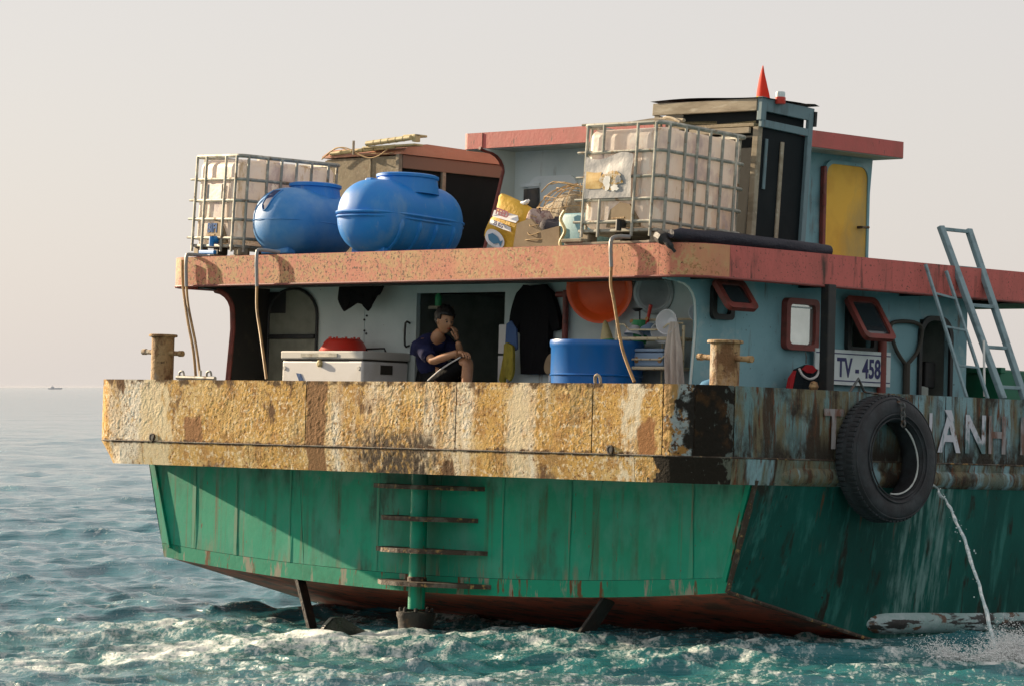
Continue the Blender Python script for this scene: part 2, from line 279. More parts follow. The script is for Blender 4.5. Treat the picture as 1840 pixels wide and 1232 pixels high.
# ------------------------------------------------------------------ mesh helpers
class G:
    """collects shapes in one bmesh, in boat coordinates unless told otherwise"""
    def __init__(s): s.b = bmesh.new()
    def box(s, x0, x1, y0, y1, z0, z1, bev=0.0, seg=2, M=None):
        r = bmesh.ops.create_cube(s.b, size=1.0); vs_ = r['verts']
        bmesh.ops.scale(s.b, vec=(abs(x1-x0), abs(y1-y0), abs(z1-z0)), verts=vs_)
        if bev:
            es = list({e for v in vs_ for e in v.link_edges})
            q = bmesh.ops.bevel(s.b, geom=es, offset=bev, segments=seg, affect='EDGES', profile=.5)
            vs_ = list({v for f in q['faces'] for v in f.verts} | {v for v in vs_ if v.is_valid})
        bmesh.ops.translate(s.b, vec=((x0+x1)/2, (y0+y1)/2, (z0+z1)/2), verts=vs_)
        if M is not None: bmesh.ops.transform(s.b, matrix=M, verts=vs_)
        return s
    def bar(s, a, b, w, h, up=(0, 0, 1)):
        a, b = Vector(a), Vector(b); d = (b-a); l = d.length; d.normalize()
        u = Vector(up); sx = d.cross(u)
        if sx.length < 1e-4: sx = d.cross(Vector((1, 0, 0)))
        sx.normalize(); u = sx.cross(d)
        M = Matrix((( sx.x, d.x, u.x, (a.x+b.x)/2), (sx.y, d.y, u.y, (a.y+b.y)/2), (sx.z, d.z, u.z, (a.z+b.z)/2), (0, 0, 0, 1)))
        return s.box(-w/2, w/2, -l/2, l/2, -h/2, h/2, bev=min(w, h)*.12, seg=1, M=M)
    def tube(s, pts, r, n=8, cap=True, smooth=0):
        pts = [Vector(p) for p in pts]
        if smooth: pts = spline(pts, smooth)
        rs = r if isinstance(r, (list, tuple)) else [r]*len(pts)
        if len(rs) != len(pts):
            rs = [rs[min(int(i*(len(rs)-1)/(len(pts)-1)+.5), len(rs)-1)] for i in range(len(pts))]
        rings = []; prev = None
        for i, p in enumerate(pts):
            d = (pts[min(i+1, len(pts)-1)] - pts[max(i-1, 0)]).normalized()
            if prev is None:
                u = d.cross(Vector((0, 0, 1)))
                if u.length < 1e-3: u = d.cross(Vector((1, 0, 0)))
            else: u = prev - d*prev.dot(d)
            u.normalize(); prev = u; v = d.cross(u)
            rings.append([s.b.verts.new(p + (u*math.cos(2*math.pi*k/n) + v*math.sin(2*math.pi*k/n))*rs[i]) for k in range(n)])
        for a, b in zip(rings, rings[1:]):
            for k in range(n): s.b.faces.new((a[k], a[(k+1) % n], b[(k+1) % n], b[k]))
        if cap: s.b.faces.new(rings[0][::-1]); s.b.faces.new(rings[-1])
        return s
    def lathe(s, prof, c=(0, 0, 0), n=24, axis=None, wob=0.0):
        """prof: (radius, height) list, about z at c, or about axis"""
        q = Matrix.Translation(c)
        if axis is not None: q = q @ Vector(axis).normalized().to_track_quat('Z', 'Y').to_matrix().to_4x4()
        rings = []
        for (r, z) in prof:
            rings.append([s.b.verts.new(q @ Vector(((max(r, 1e-4)*(1+wob*math.sin(5*k)))*math.cos(2*math.pi*k/n), max(r, 1e-4)*math.sin(2*math.pi*k/n), z))) for k in range(n)])
        for a, b in zip(rings, rings[1:]):
            for k in range(n): s.b.faces.new((a[k], a[(k+1) % n], b[(k+1) % n], b[k]))
        s.b.faces.new(rings[0][::-1]); s.b.faces.new(rings[-1])
        return s
    def prism(s, poly, d, plane='xz', at=0.0):
        """a flat outline (2D points) in a plane, extruded by d along the third axis"""
        def P(p, t):
            if plane == 'xz': return Vector((p[0], t, p[1]))
            if plane == 'yz': return Vector((t, p[0], p[1]))
            return Vector((p[0], p[1], t))
        A = [s.b.verts.new(P(p, at)) for p in poly]; B = [s.b.verts.new(P(p, at+d)) for p in poly]
        s.b.faces.new(A); s.b.faces.new(B[::-1]); n = len(poly)
        for i in range(n): s.b.faces.new((A[i], B[i], B[(i+1) % n], A[(i+1) % n]))
        return s
    def grid(s, f, nu, nv, closed=False):
        V = [[s.b.verts.new(f(i/nu, j/nv)) for j in range(nv+1)] for i in range(nu+1)]
        for i in range(nu):
            for j in range(nv): s.b.faces.new((V[i][j], V[i+1][j], V[i+1][j+1], V[i][j+1]))
        return s
    def ring(s, outer, inner, d, plane='yz', at=0.0):
        def P(p, t): return Vector((t, p[0], p[1])) if plane == 'yz' else Vector((p[0], t, p[1]))
        n = len(outer)
        O = [s.b.verts.new(P(p, at)) for p in outer]; I = [s.b.verts.new(P(p, at)) for p in inner]
        O2 = [s.b.verts.new(P(p, at+d)) for p in outer]; I2 = [s.b.verts.new(P(p, at+d)) for p in inner]
        for i in range(n):
            j = (i+1) % n
            s.b.faces.new((O[i], O[j], I[j], I[i])); s.b.faces.new((O2[j], O2[i], I2[i], I2[j]))
            s.b.faces.new((O[j], O[i], O2[i], O2[j])); s.b.faces.new((I[i], I[j], I2[j], I2[i]))
        return s
    def build(s, name, m, parent=None, base=None, smooth=False, matrix=None, xf=None):
        """base: origin of a top-level thing in boat coordinates; its vertices are given in boat coordinates"""
        bm = s.b
        if xf is not None: bmesh.ops.transform(bm, matrix=xf, verts=bm.verts)
        if base is not None: bmesh.ops.translate(bm, vec=-Vector(base), verts=bm.verts)
        bmesh.ops.recalc_face_normals(bm, faces=bm.faces)
        me = bpy.data.meshes.new(name); bm.to_mesh(me); bm.free()
        if smooth:
            me.shade_smooth()
            try: me.set_sharp_from_angle(angle=R_(38))
            except Exception: pass
        me.materials.append(m)
        o = bpy.data.objects.new(name, me); col.objects.link(o)
        if parent is not None: o.parent = parent
        elif base is not None: o.matrix_world = MB_ @ Matrix.Translation(base)
        elif matrix is not None: o.matrix_world = matrix
        return o

def spline(p, k):
    out = []
    for i in range(len(p)-1):
        a, b, c, d = p[max(i-1, 0)], p[i], p[i+1], p[min(i+2, len(p)-1)]
        for j in range(k):
            t = j/k
            out.append(.5*((2*b)+(c-a)*t+(2*a-5*b+4*c-d)*t*t+(3*b-a-3*c+d)*t**3))
    out.append(p[-1]); return out

def tag(o, label=None, cat=None, group=None, kind=None):
    if label: o['label'] = label
    if cat: o['category'] = cat
    if group: o['group'] = group
    if kind: o['kind'] = kind
    return o
def thing(name, loc, label, cat, group=None, rot=(0, 0, 0)):
    """an Empty at the base of a thing aboard, given in boat coordinates; its parts are given in its own frame"""
    o = bpy.data.objects.new(name, None); col.objects.link(o); o.empty_display_size = .2
    from mathutils import Euler
    o.matrix_world = MB_ @ Matrix.Translation(loc) @ Euler(rot).to_matrix().to_4x4()
    return tag(o, label, cat, group)
def rrect(x0, x1, y0, y1, r, n=4):
    pts = []
    for cx, cy_, a0 in ((x1-r, y1-r, 0), (x0+r, y1-r, 90), (x0+r, y0+r, 180), (x1-r, y0+r, 270)):
        for i in range(n+1):
            a = R_(a0 + 90*i/n); pts.append((cx+r*math.cos(a), cy_+r*math.sin(a)))
    return pts
def text_mesh(name, s, size, m, parent, M, depth=.002, sx=1.0, bold=0.0):
    c = bpy.data.curves.new(name, 'FONT'); c.body = s; c.size = size; c.extrude = depth; c.offset = bold; c.resolution_u = 3
    t = bpy.data.objects.new(name, c); col.objects.link(t)
    bpy.context.view_layer.update()
    me = bpy.data.meshes.new_from_object(t.evaluated_get(bpy.context.evaluated_depsgraph_get()))
    bpy.data.objects.remove(t); bpy.data.curves.remove(c)
    me.transform(M @ Matrix.Diagonal((sx, 1, 1, 1))); me.materials.clear(); me.materials.append(m)
    o = bpy.data.objects.new(name, me); col.objects.link(o); o.parent = parent
    return o
AFT = Matrix(((1, 0, 0, 0), (0, 0, -1, 0), (0, 1, 0, 0), (0, 0, 0, 1)))       # text facing aft (-y): reads along +x
STB = Matrix(((0, 0, 1, 0), (1, 0, 0, 0), (0, 1, 0, 0), (0, 0, 0, 1)))        # text facing starboard (+x): reads along +y
T_ = Matrix.Translation

# ------------------------------------------------------------------ water
def fbm_sines(X, Y, k0, k1, n, seed, stretch=1.0):
    r = np.random.default_rng(seed); out = np.zeros_like(X)
    for _ in range(n):
        k = math.exp(r.uniform(math.log(k0), math.log(k1))); a = r.uniform(0, 2*math.pi); ph = r.uniform(0, 2*math.pi)
        out += np.sin(k*(X*math.cos(a)*stretch + Y*math.sin(a)) + ph)/math.sqrt(n)
    return out
def gauss(X, Y, cx, cy_, sx, sy_, ang=0):
    c, s_ = math.cos(ang), math.sin(ang); u = (X-cx)*c + (Y-cy_)*s_; v = -(X-cx)*s_ + (Y-cy_)*c
    return np.exp(-(u/sx)**2 - (v/sy_)**2)
def build_water():
    ys = [17.0]
    while ys[-1] < 26000: ys.append(ys[-1] + max(.032, .036*(ys[-1]/27.3)**2))
    ys = np.array(ys); ncol = 760
    u = np.linspace(-1, 1, ncol)
    X = (.26*u + .60*u**5)[None, :]*(ys + 6)[:, None]; Y = np.repeat(ys[:, None], ncol, 1)
    dy = np.gradient(ys)[:, None]
    Z = np.zeros_like(X)
    r = np.random.default_rng(5); DX = np.zeros_like(X); DY = np.zeros_like(X)
    for i in range(96):                                    # wind sea, each wave dropped where rows get too coarse for it
        lam = math.exp(r.uniform(math.log(.30), math.log(6.0))); k = 2*math.pi/lam
        a = r.normal(R_(-105), R_(42)); ph = r.uniform(0, 6.28)
        amp = .0050*lam**.52*r.uniform(.5, 1.5)
        fade = np.clip((lam/max(.15, abs(math.sin(a)))/dy - 2.2)/2.5, 0, 1)
        th = k*(X*math.cos(a) + Y*math.sin(a)) + ph
        Z += amp*fade*np.cos(th); DX -= 1.15*amp*fade*math.cos(a)*np.sin(th); DY -= 1.15*amp*fade*math.sin(a)*np.sin(th)
    # the wake behind the transom, in metres on the water
    w = .36/(1+np.exp((Y-36.2-.22*X)/.5))*np.clip((X+13)/3, 0, 1)
    w += (.65*gauss(X, Y, -2.6, 31.2, 2.0, .8, R_(30)) + .40*gauss(X, Y, -4.4, 29.2, 1.8, .9, R_(50)) + .65*gauss(X, Y, -1.0, 32.5, .9, .5)
         + .35*gauss(X, Y, -3.4, 33.8, 2.2, .5, R_(50)) + .30*gauss(X, Y, -1.6, 35.6, 1.2, .25, R_(10)) + .35*gauss(X, Y, .7, 31.2, 1.2, .6, R_(-15)) + .35*gauss(X, Y, 1.4, 28.4, 1.1, .6)
         + .30*gauss(X, Y, 2.4, 29.4, .8, .45) + .75*gauss(X, Y, 4.25, 29.9, .75, .6) + .30*gauss(X, Y, -.5, 28.0, 1.2, .6) + .3*gauss(X, Y, .9, 33.6, 1.3, .3, R_(-35)) - .35*gauss(X, Y, 1.6, 32.3, 1.4, .9, R_(-30)))
    ax_, ay_, bx_, by_ = -.75, 35.75, 3.3, 31.45                # thin foam line where the hull leaves the water
    tt = np.clip(((X-ax_)*(bx_-ax_)+(Y-ay_)*(by_-ay_))/((bx_-ax_)**2+(by_-ay_)**2), 0, 1)
    w += .55*np.exp(-(((X-ax_-tt*(bx_-ax_))**2+(Y-ay_-tt*(by_-ay_))**2)/.16**2))
    w = np.clip(w, 0, 1.05)
    turb = fbm_sines(X, Y, 6, 40, 60, 3)*.010 + fbm_sines(X, Y, 2, 6, 20, 4)*.010
    Z += w*turb*np.clip(1.6-dy/.15, 0, 1)
    near = np.clip((60-Y)/20, 0, 1)
    Z += near*fbm_sines(X, Y, 14, 40, 30, 9)*.0028
    X2 = X + DX; Y2 = Y + DY
    nr = len(ys); V = np.stack([X2, Y2, Z], -1).reshape(-1, 3).astype(np.float32)
    idx = np.arange(nr*ncol).reshape(nr, ncol)
    Fq = np.stack([idx[:-1, :-1], idx[:-1, 1:], idx[1:, 1:], idx[1:, :-1]], -1).reshape(-1, 4).astype(np.int32)
    me = bpy.data.meshes.new('sea'); me.vertices.add(len(V)); me.vertices.foreach_set('co', V.ravel())
    me.loops.add(Fq.size); me.loops.foreach_set('vertex_index', Fq.ravel()); me.polygons.add(len(Fq))
    me.polygons.foreach_set('loop_start', np.arange(0, Fq.size, 4, dtype=np.int32)); me.polygons.foreach_set('loop_total', np.full(len(Fq), 4, np.int32))
    me.update(calc_edges=True); me.shade_smooth()
    at = me.attributes.new('wake', 'FLOAT', 'POINT'); at.data.foreach_set('value', w.astype(np.float32).ravel())
    at = me.attributes.new('crest', 'FLOAT', 'POINT'); at.data.foreach_set('value', Z.astype(np.float32).ravel())
    o = bpy.data.objects.new('sea', me); col.objects.link(o); tag(o, kind='structure')
    return o
sea = build_water()
mw = bpy.data.materials.new('sea_water'); mw.use_nodes = True; t = mw.node_tree; t.nodes.clear()
N = t.nodes.new; L = t.links.new
out = N('ShaderNodeOutputMaterial'); p = N('ShaderNodeBsdfPrincipled'); tc = N('ShaderNodeTexCoord')
p.inputs['Base Color'].default_value = (.004, .085, .085, 1); p.inputs['Roughness'].default_value = .09; p.inputs['IOR'].default_value = 1.333
p.inputs['Specular IOR Level'].default_value = 1.0
def ntex(scale, st, det=4, rot=0):
    mp = N('ShaderNodeMapping'); L(tc.outputs['Object'], mp.inputs[0]); mp.inputs[3].default_value = tuple(scale*q for q in st); mp.inputs[2].default_value = (0, 0, rot)
    n = N('ShaderNodeTexNoise'); n.inputs['Scale'].default_value = 1; n.inputs['Detail'].default_value = det; n.inputs['Roughness'].default_value = .62; n.inputs['Distortion'].default_value = .25
    L(mp.outputs[0], n.inputs['Vector']); return n.outputs[0]
def math_(op, a, b):
    n = N('ShaderNodeMath'); n.operation = op
    for i, q in enumerate((a, b)):
        if isinstance(q, (int, float)): n.inputs[i].default_value = q
        else: L(q, n.inputs[i])
    return n.outputs[0]
wk = N('ShaderNodeAttribute'); wk.attribute_name = 'wake'; cr = N('ShaderNodeAttribute'); cr.attribute_name = 'crest'
fo = ntex(1.1, (1, .55, 1), 6); fo2 = ntex(38, (1, .45, 1), 5); fo3 = ntex(12, (1.05, .40, 1), 8)
# foam: flecks of fine noise that thicken where the wake churns or a crest stands high
drive = math_('ADD', wk.outputs['Fac'], math_('MULTIPLY', cr.outputs['Fac'], 2.0))
pat = math_('ADD', math_('MULTIPLY', fo3, .62), math_('MULTIPLY', fo2, .38))
# long streaks trailing away from the stern
mpa = N('ShaderNodeMapping'); L(tc.outputs['Object'], mpa.inputs[0]); mpa.inputs[2].default_value = (0, 0, R_(13))
mpb = N('ShaderNodeMapping'); L(mpa.outputs[0], mpb.inputs[0]); mpb.inputs[3].default_value = (5.5, .32, 1)
stn = N('ShaderNodeTexNoise'); stn.inputs['Scale'].default_value = 1; stn.inputs['Detail'].default_value = 5; stn.inputs['Roughness'].default_value = .6; L(mpb.outputs[0], stn.inputs['Vector'])
pat = math_('ADD', pat, math_('MULTIPLY', math_('SUBTRACT', fo, .5), .30))
pat = math_('ADD', pat, math_('MULTIPLY', math_('SUBTRACT', stn.outputs[0], .5), .42))
k3 = math_('ADD', pat, math_('MULTIPLY', drive, .225))
mr = N('ShaderNodeMapRange'); L(k3, mr.inputs[0]); mr.inputs[1].default_value = .60; mr.inputs[2].default_value = .79
k2 = math_('ADD', math_('MULTIPLY', fo, .5), math_('MULTIPLY', wk.outputs['Fac'], .5))
mr2 = N('ShaderNodeMapRange'); L(k2, mr2.inputs[0]); mr2.inputs[1].default_value = .25; mr2.inputs[2].default_value = .85
c1 = N('ShaderNodeMix'); c1.data_type = 'RGBA'; L(mr2.outputs[0], c1.inputs[0]); c1.inputs[6].default_value = (.018, .13, .165, 1); c1.inputs[7].default_value = (.045, .195, .17, 1)
c2 = N('ShaderNodeMix'); c2.data_type = 'RGBA'; L(mr.outputs[0], c2.inputs[0]); L(c1.outputs[2], c2.inputs[6]); c2.inputs[7].default_value = (.66, .70, .67, 1)
L(c2.outputs[2], p.inputs['Base Color'])
r1 = N('ShaderNodeMix'); L(mr.outputs[0], r1.inputs[0]); r1.inputs[2].default_value = .06; r1.inputs[3].default_value = .8; L(r1.outputs[0], p.inputs['Roughness'])
b1 = N('ShaderNodeBump'); b1.inputs['Distance'].default_value = .75
mpc = N('ShaderNodeMapping'); L(tc.outputs['Object'], mpc.inputs[0]); mpc.inputs[3].default_value = (.055, .085, 1)
big = N('ShaderNodeTexNoise'); big.inputs['Scale'].default_value = 1; big.inputs['Detail'].default_value = 10; big.inputs['Roughness'].default_value = .54; big.inputs['Distortion'].default_value = .2
L(mpc.outputs[0], big.inputs['Vector']); L(big.outputs[0], b1.inputs['Height'])
b2 = N('ShaderNodeBump'); b2.inputs['Distance'].default_value = .005; L(ntex(14, (.8, 1.2, 1), 4), b2.inputs['Height']); L(b1.outputs[0], b2.inputs['Normal'])
b3 = N('ShaderNodeBump'); b3.inputs['Distance'].default_value = .012; L(fo2, b3.inputs['Height']); L(b2.outputs[0], b3.inputs['Normal'])
L(b3.outputs[0], p.inputs['Normal']); L(p.outputs[0], out.inputs[0])
sea.data.materials.append(mw)
o = G().box(-40000, 40000, -40000, 40000, -.9, -.6).build('deep_water', mw, matrix=Matrix.Identity(4)); tag(o, kind='structure')

# ------------------------------------------------------------------ the boat
W = 8.56
boat = bpy.data.objects.new('cargo_boat', None); col.objects.link(boat); boat.matrix_world = MB_
tag(boat, 'rusty steel cargo boat with green hull, ochre stern and salmon roof edge', 'boat')

def outline(x0, x1, y0, y1, r, n=8):
    """plan line: up the port side, round the stern and forward on the starboard side"""
    pts = [(x0, y1)]
    m_ = int((y1-y0-r)/.5)
    for i in range(1, m_): pts.append((x0, y1-(y1-y0-r)*i/m_))
    for i in range(n+1):
        a = R_(180+90*i/n); pts.append((x0+r+r*math.cos(a), y0+r+r*math.sin(a)))
    k = int((x1-x0-2*r)/.5)
    for i in range(1, k): pts.append((x0+r+(x1-x0-2*r)*i/k, y0))
    for i in range(n+1):
        a = R_(270+90*i/n); pts.append((x1-r+r*math.cos(a), y0+r+r*math.sin(a)))
    for i in range(1, m_+1): pts.append((x1, y0+r+(y1-y0-r)*i/m_))
    return pts
class Path:
    def __init__(s, pts):
        s.p = [Vector((a, b)) for a, b in pts]; s.l = [0]
        for a, b in zip(s.p, s.p[1:]): s.l.append(s.l[-1]+(b-a).length)
    def at(s, d):
        d = min(max(d, 0), s.l[-1]-1e-6)
        import bisect
        i = max(0, min(bisect.bisect_right(s.l, d)-1, len(s.p)-2))
        f = (d-s.l[i])/(s.l[i+1]-s.l[i]); q = s.p[i].lerp(s.p[i+1], f)
        def nrm(j):
            a, b = s.p[max(j-1, 0)], s.p[min(j+1, len(s.p)-1)]; tt = (b-a).normalized(); return Vector((tt.y, -tt.x))
        return q, nrm(i).lerp(nrm(i+1), f).normalized()
    def find(s, f):
        return min(range(len(s.p)), key=lambda i: f(s.p[i]))
Y_FWD = 9.0
bw_path = Path(outline(-W, 0, 0, Y_FWD, .42, 12))
def s_at_x(path, x):      # arc length where the stern reaches x
    lo = [i for i, q in enumerate(path.p) if q.y < .9]
    best = min(np.linspace(path.l[lo[0]], path.l[lo[-1]], 4000), key=lambda d: abs(path.at(d)[0].x-x) + 9*(path.at(d)[0].y > .35))
    return best
def s_at_y(path, y, stbd=True):
    return min(np.linspace(path.l[-1]*.5 if stbd else 0, path.l[-1] if stbd else path.l[-1]*.5, 6000), key=lambda d: abs(path.at(d)[0].y-y) + 9*(abs(path.at(d)[0].x) > .5 if stbd else path.at(d)[0].x > -W+.5))
def profile(h):           # outward offset of the bulwark skin at depth h below the top
    if h < .625: return 0.0
    return -(h-.625)/.235*.17
def wall_skin(path, s0, s1, z0, z1, off, rough, step, seed, prof=None):
    nu = max(2, int((s1-s0)/step)); nv = max(1, int((z1-z0)/step))
    def f(u, v):
        d = s0+(s1-s0)*u; z = z0+(z1-z0)*v; q, n = path.at(d)
        h = 0.0
        if rough:
            P_ = Vector((d*1.0, z, seed))
            a = noise.fractal(P_*13.0, 1.0, 2.0, 3); b_ = noise.fractal(P_*30.0, .9, 2.0, 2); c_ = noise.noise(P_*1.6+Vector((3, 7, 1)))
            e_ = noise.fractal(P_*4.5, 1.0, 2.0, 3); pl_ = max(0, min(1, (c_+.42+e_*.5)*1.5)); h = rough*(.0032*max(-.3, min(.40, (a+.8*e_)*1.9)) + .0020*max(-.6, min(.8, b_*1.6))) * (.10+.95*pl_)
            edge = min(u*(s1-s0), (1-u)*(s1-s0), v*(z1-z0), (1-v)*(z1-z0)); h *= min(1, edge/.03+.25)
        o_ = off + (prof(-z, q) if prof else 0) + h
        return Vector((q.x+n.x*o_, q.y+n.y*o_, z))
    return f, nu, nv
def ring_wall(path, z0, z1, o0, o1, prof=None):
    g = G(); n = len(path.p); rows = []
    for i in range(n):
        q, nn = path.at(path.l[i])
        row = []
        for (o_, z) in ((o0, z1), (o0+(prof(-z0) if prof else 0), z0), (o1, z0), (o1, z1)): row.append(g.b.verts.new((q.x+nn.x*o_, q.y+nn.y*o_, z)))
        rows.append(row)
    for a, b_ in zip(rows, rows[1:]):
        for k in range(4): g.b.faces.new((a[k], a[(k+1) % 4], b_[(k+1) % 4], b_[k]))
    g.b.faces.new(rows[0]); g.b.faces.new(rows[-1][::-1])
    return g
bulwark = ring_wall(bw_path, -.63, -.006, -.018, -.16).build('bulwark', m_step, boat)
sA = s_at_x(bw_path, -W+.0) ; Lt = bw_path.l[-1]
sj = [s_at_y(bw_path, .45, False)] + [s_at_x(bw_path, x) for x in (-5.135, -3.044, -1.30, -.45)]
s_patch = s_at_x(bw_path, -.16); s_tar = s_at_y(bw_path, .42); s_left = s_at_y(bw_path, 2.0, False)
plates = [(0, s_left, m_side, .5, .06), (s_left, sj[0], m_ochre, .9, .02), (sj[0], sj[1], m_ochre, 1.0, .0145), (sj[1], sj[2], m_ochre, 1.25, .0145), (sj[2], sj[3], m_ochre, 1.0, .0145), (sj[3], sj[4], m_ochre, .9, .0145),
          (sj[4], s_patch, m_patch, .9, .0145), (s_patch, s_tar, m_tar, .7, .016), (s_tar, s_at_y(bw_path, 3.4), m_side, .45, .02), (s_at_y(bw_path, 3.4), Lt, m_side, .45, .025)]
for i, (a, b_, m, ro, st) in enumerate(plates):
    f, nu, nv = wall_skin(bw_path, a+.006, b_-.006, -.622, .0, .004, ro, st, i*3.1)
    G().grid(f, nu, nv).build('plate', m, bulwark, smooth=False)
strip = ring_wall(bw_path, -.858, -.632, -.20, -.36, None).build('rubbing_strip', m_ochre, boat)
kj = [s_at_y(bw_path, .5, False)] + [s_at_x(bw_path, x) for x in (-7.633, -5.97, -4.19, -2.51, -.78)] + [s_at_y(bw_path, .42)]
segs = [(0, kj[0], m_ochre)] + [(kj[i], kj[i+1], m_ochre) for i in range(5)] + [(kj[5], kj[6], m_tarstrip), (kj[6], s_at_y(bw_path, 1.0), m_strip), (s_at_y(bw_path, 1.0), Lt, m_strip)]
def prof2(h, q): return -(h-.63)/.228*(.03+.14*max(0, min(1, (-8.0-q.x)/.5))) if h > .63 else 0
for i, (a, b_, m) in enumerate(segs):
    f, nu, nv = wall_skin(bw_path, a+.003, b_-.003, -.862, -.634, .008, .8, .017 if m is not m_strip else .03, 40+i*2.3, prof2)
    G().grid(f, nu, nv).build('strip_plate', m, strip)
# half-round rubbing pipe let into the starboard strip, from abreast of the tyre forward
g = G(); g.tube([(-.065, y, -.775) for y in np.linspace(1.05, 9, 40)], [.05]+[.10]*39, 12); g.build('rubbing_pipe', m_strip, strip, smooth=True)
# weld beads along the knuckle and top edge
g = G(); g.tube([(bw_path.at(d)[0].x+bw_path.at(d)[1].x*.006, bw_path.at(d)[0].y+bw_path.at(d)[1].y*.006, -.628) for d in np.linspace(.1, Lt-.1, 160)], .009, 6)
g.build('weld_bead', m_step, strip)
# drain holes with a rim
for x in (-7.46, -1.06):
    g = G(); g.lathe([(.035, -.02), (.042, .016), (.030, .018), (.028, -.01)], (x, -.005, -.585), 14, axis=(0, -1, 0)); g.build('drain_rim', m_step, bulwark)
    g = G(); g.lathe([(.029, .0), (.029, .014)], (x, -.006, -.585), 14, axis=(0, -1, 0)); g.build('drain_hole', m_dark, bulwark)

# hull
m_seam = mat('rust_run_paint', (.006, .29, .175), .6, layers=[((.06, .20, .12), [('n', 6, (1, 1, .18), .40, .62)]), ((.13, .12, .07), [('n', 12, (1, 1, .12), .50, .66)]), ((.01, .29, .17), [('n', 3, (1, 1, .4), .53, .66)])])
YT = .78
def hull_section(y):
    t_ = max(0, (y-YT)); k = max(0, (y-9)/9.0)
    half_top = 4.23*(1-k**2*.95); half_ch = (3.92+.10*min(1, t_/3))*(1-k**2*.97)
    zc = -1.82-.16*0-.235*t_ if t_ < 3 else -2.525-.06*(t_-3)
    zk = -2.0-.19*t_ if t_ < 6 else -3.14
    return half_top, half_ch, zc, zk
ysec = [YT, 1.2, 1.7, 2.3, 3.0, 4.0, 6.0, 9.0, 11, 13, 15, 17, 18]
cx = -4.25
def side_pt(y, sgn, v):       # v: 0 at chine, 1 at the deck edge
    ht, hc, zc, zk = hull_section(y); bulge = .04*math.sin(math.pi*v)
    return Vector((cx+sgn*(hc+(ht-hc)*v+bulge*.3), y, zc+(-.84-zc)*v))
hull_root = bpy.data.objects.new('hull', None)
g = G(); rows = []
for y in ysec: rows.append([g.b.verts.new(side_pt(y, -1, j/8)) for j in range(9)])
for a, b_ in zip(rows, rows[1:]):
    for j in range(8): g.b.faces.new((a[j], b_[j], b_[j+1], a[j+1]))
def bottom_line(u, y):        # u -1..1 across, arc-shaped bottom edge
    ht, hc, zc, zk = hull_section(y); return Vector((cx+u*hc, y, zc+(zk-zc)*(1-u*u)))
rows = []
hull = None
g2 = G(); R2 = [[g2.b.verts.new(bottom_line(-1+2*i/16, y)) for i in range(17)] for y in ysec]
for a, b_ in zip(R2, R2[1:]):
    for j in range(16): g2.b.faces.new((a[j], a[j+1], b_[j+1], b_[j]))
gs = G(); R3 = [[gs.b.verts.new(side_pt(y, 1, j/8)) for j in range(9)] for y in ysec]
for a, b_ in zip(R3, R3[1:]):
    for j in range(8): gs.b.faces.new((a[j], a[j+1], b_[j+1], b_[j]))
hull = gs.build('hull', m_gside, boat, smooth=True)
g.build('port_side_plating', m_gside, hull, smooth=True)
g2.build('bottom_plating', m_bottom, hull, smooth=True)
# transom: plates between the deck edge and the arc of the bottom
def transom_pt(u, v):
    b_ = bottom_line(u, YT); ht = hull_section(YT)[0]
    top = Vector((cx+u*ht, YT, -.80)); q = b_.lerp(top, v)
    return q
tj = [-1, -.435, .055, .56, 1]
for i in range(4):
    a, b_ = tj[i], tj[i+1]
    def f(u, v, a=a, b_=b_):
        q = transom_pt(a+(b_-a)*(u*.998+.001), .135+v*.865); n1 = noise.noise(Vector((q.x*1.1, q.z*1.3, i)))
        q.y += -.006+.006*n1*min(1, 6*v*(1-v)); return q
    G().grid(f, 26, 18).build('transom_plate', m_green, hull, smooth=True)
def f(u, v):
    q = transom_pt(-1+2*u, -.005+v*.137); q.y -= .008; return q
m_strake = mat('green_strake_paint', (.004, .26, .155), .6, layers=[((.26, .25, .19), [('n', 7, (1, 1, .2), .57, .62)]), ((.13, .055, .02), [('n', 9, (1, 1, .2), .58, .63)]), ((.003, .20, .115), [('n', 4, I3, .5, .65)])], bump=[('n', 20, I3, .002)], spec=.2)
G().grid(f, 60, 3).build('transom_strake', m_strake, hull)
for u0, sg in ((-.965, -1), (.985, 1)):       # raised edge bars down both ends of the transom
    a, b_ = transom_pt(u0, .10), transom_pt(u0 if sg > 0 else -.975, .97)
    gb = G(); gb.bar(a+Vector((0, -.02, 0)), b_+Vector((0, -.02, 0)), .03 if sg < 0 else .05, .03, up=(0, 1, 0)); gb.build('edge_bar', m_strake if sg > 0 else m_green, hull)
gb = G(); gb.tube([transom_pt(1, v)+Vector((.004, -.012, 0)) for v in np.linspace(0, .98, 14)], [.02+.012*random.random() for _ in range(14)], 7); gb.build('corner_weld', m_step, hull, smooth=True)
gb = G(); gb.tube([side_pt(y, 1, 0)+Vector((.01, 0, 0)) for y in ysec[:6]], .02, 7); gb.build('chine_weld', m_step, hull, smooth=True)
# D-shaped fender tube just above the water on the starboard side
gf = G(); P_ = [(side_pt(y, 1, .12).x-.035, y, -2.115+.016*(y-2.7)*0) for y in (2.62, 2.66, 2.74, 2.86, 3.1, 4, 5, 6.5, 9)]
gf.tube(P_, [.03, .065, .095, .108, .112, .112, .112, .112, .112], 14); gf.build('side_fender_tube', m_fender, hull, smooth=True)
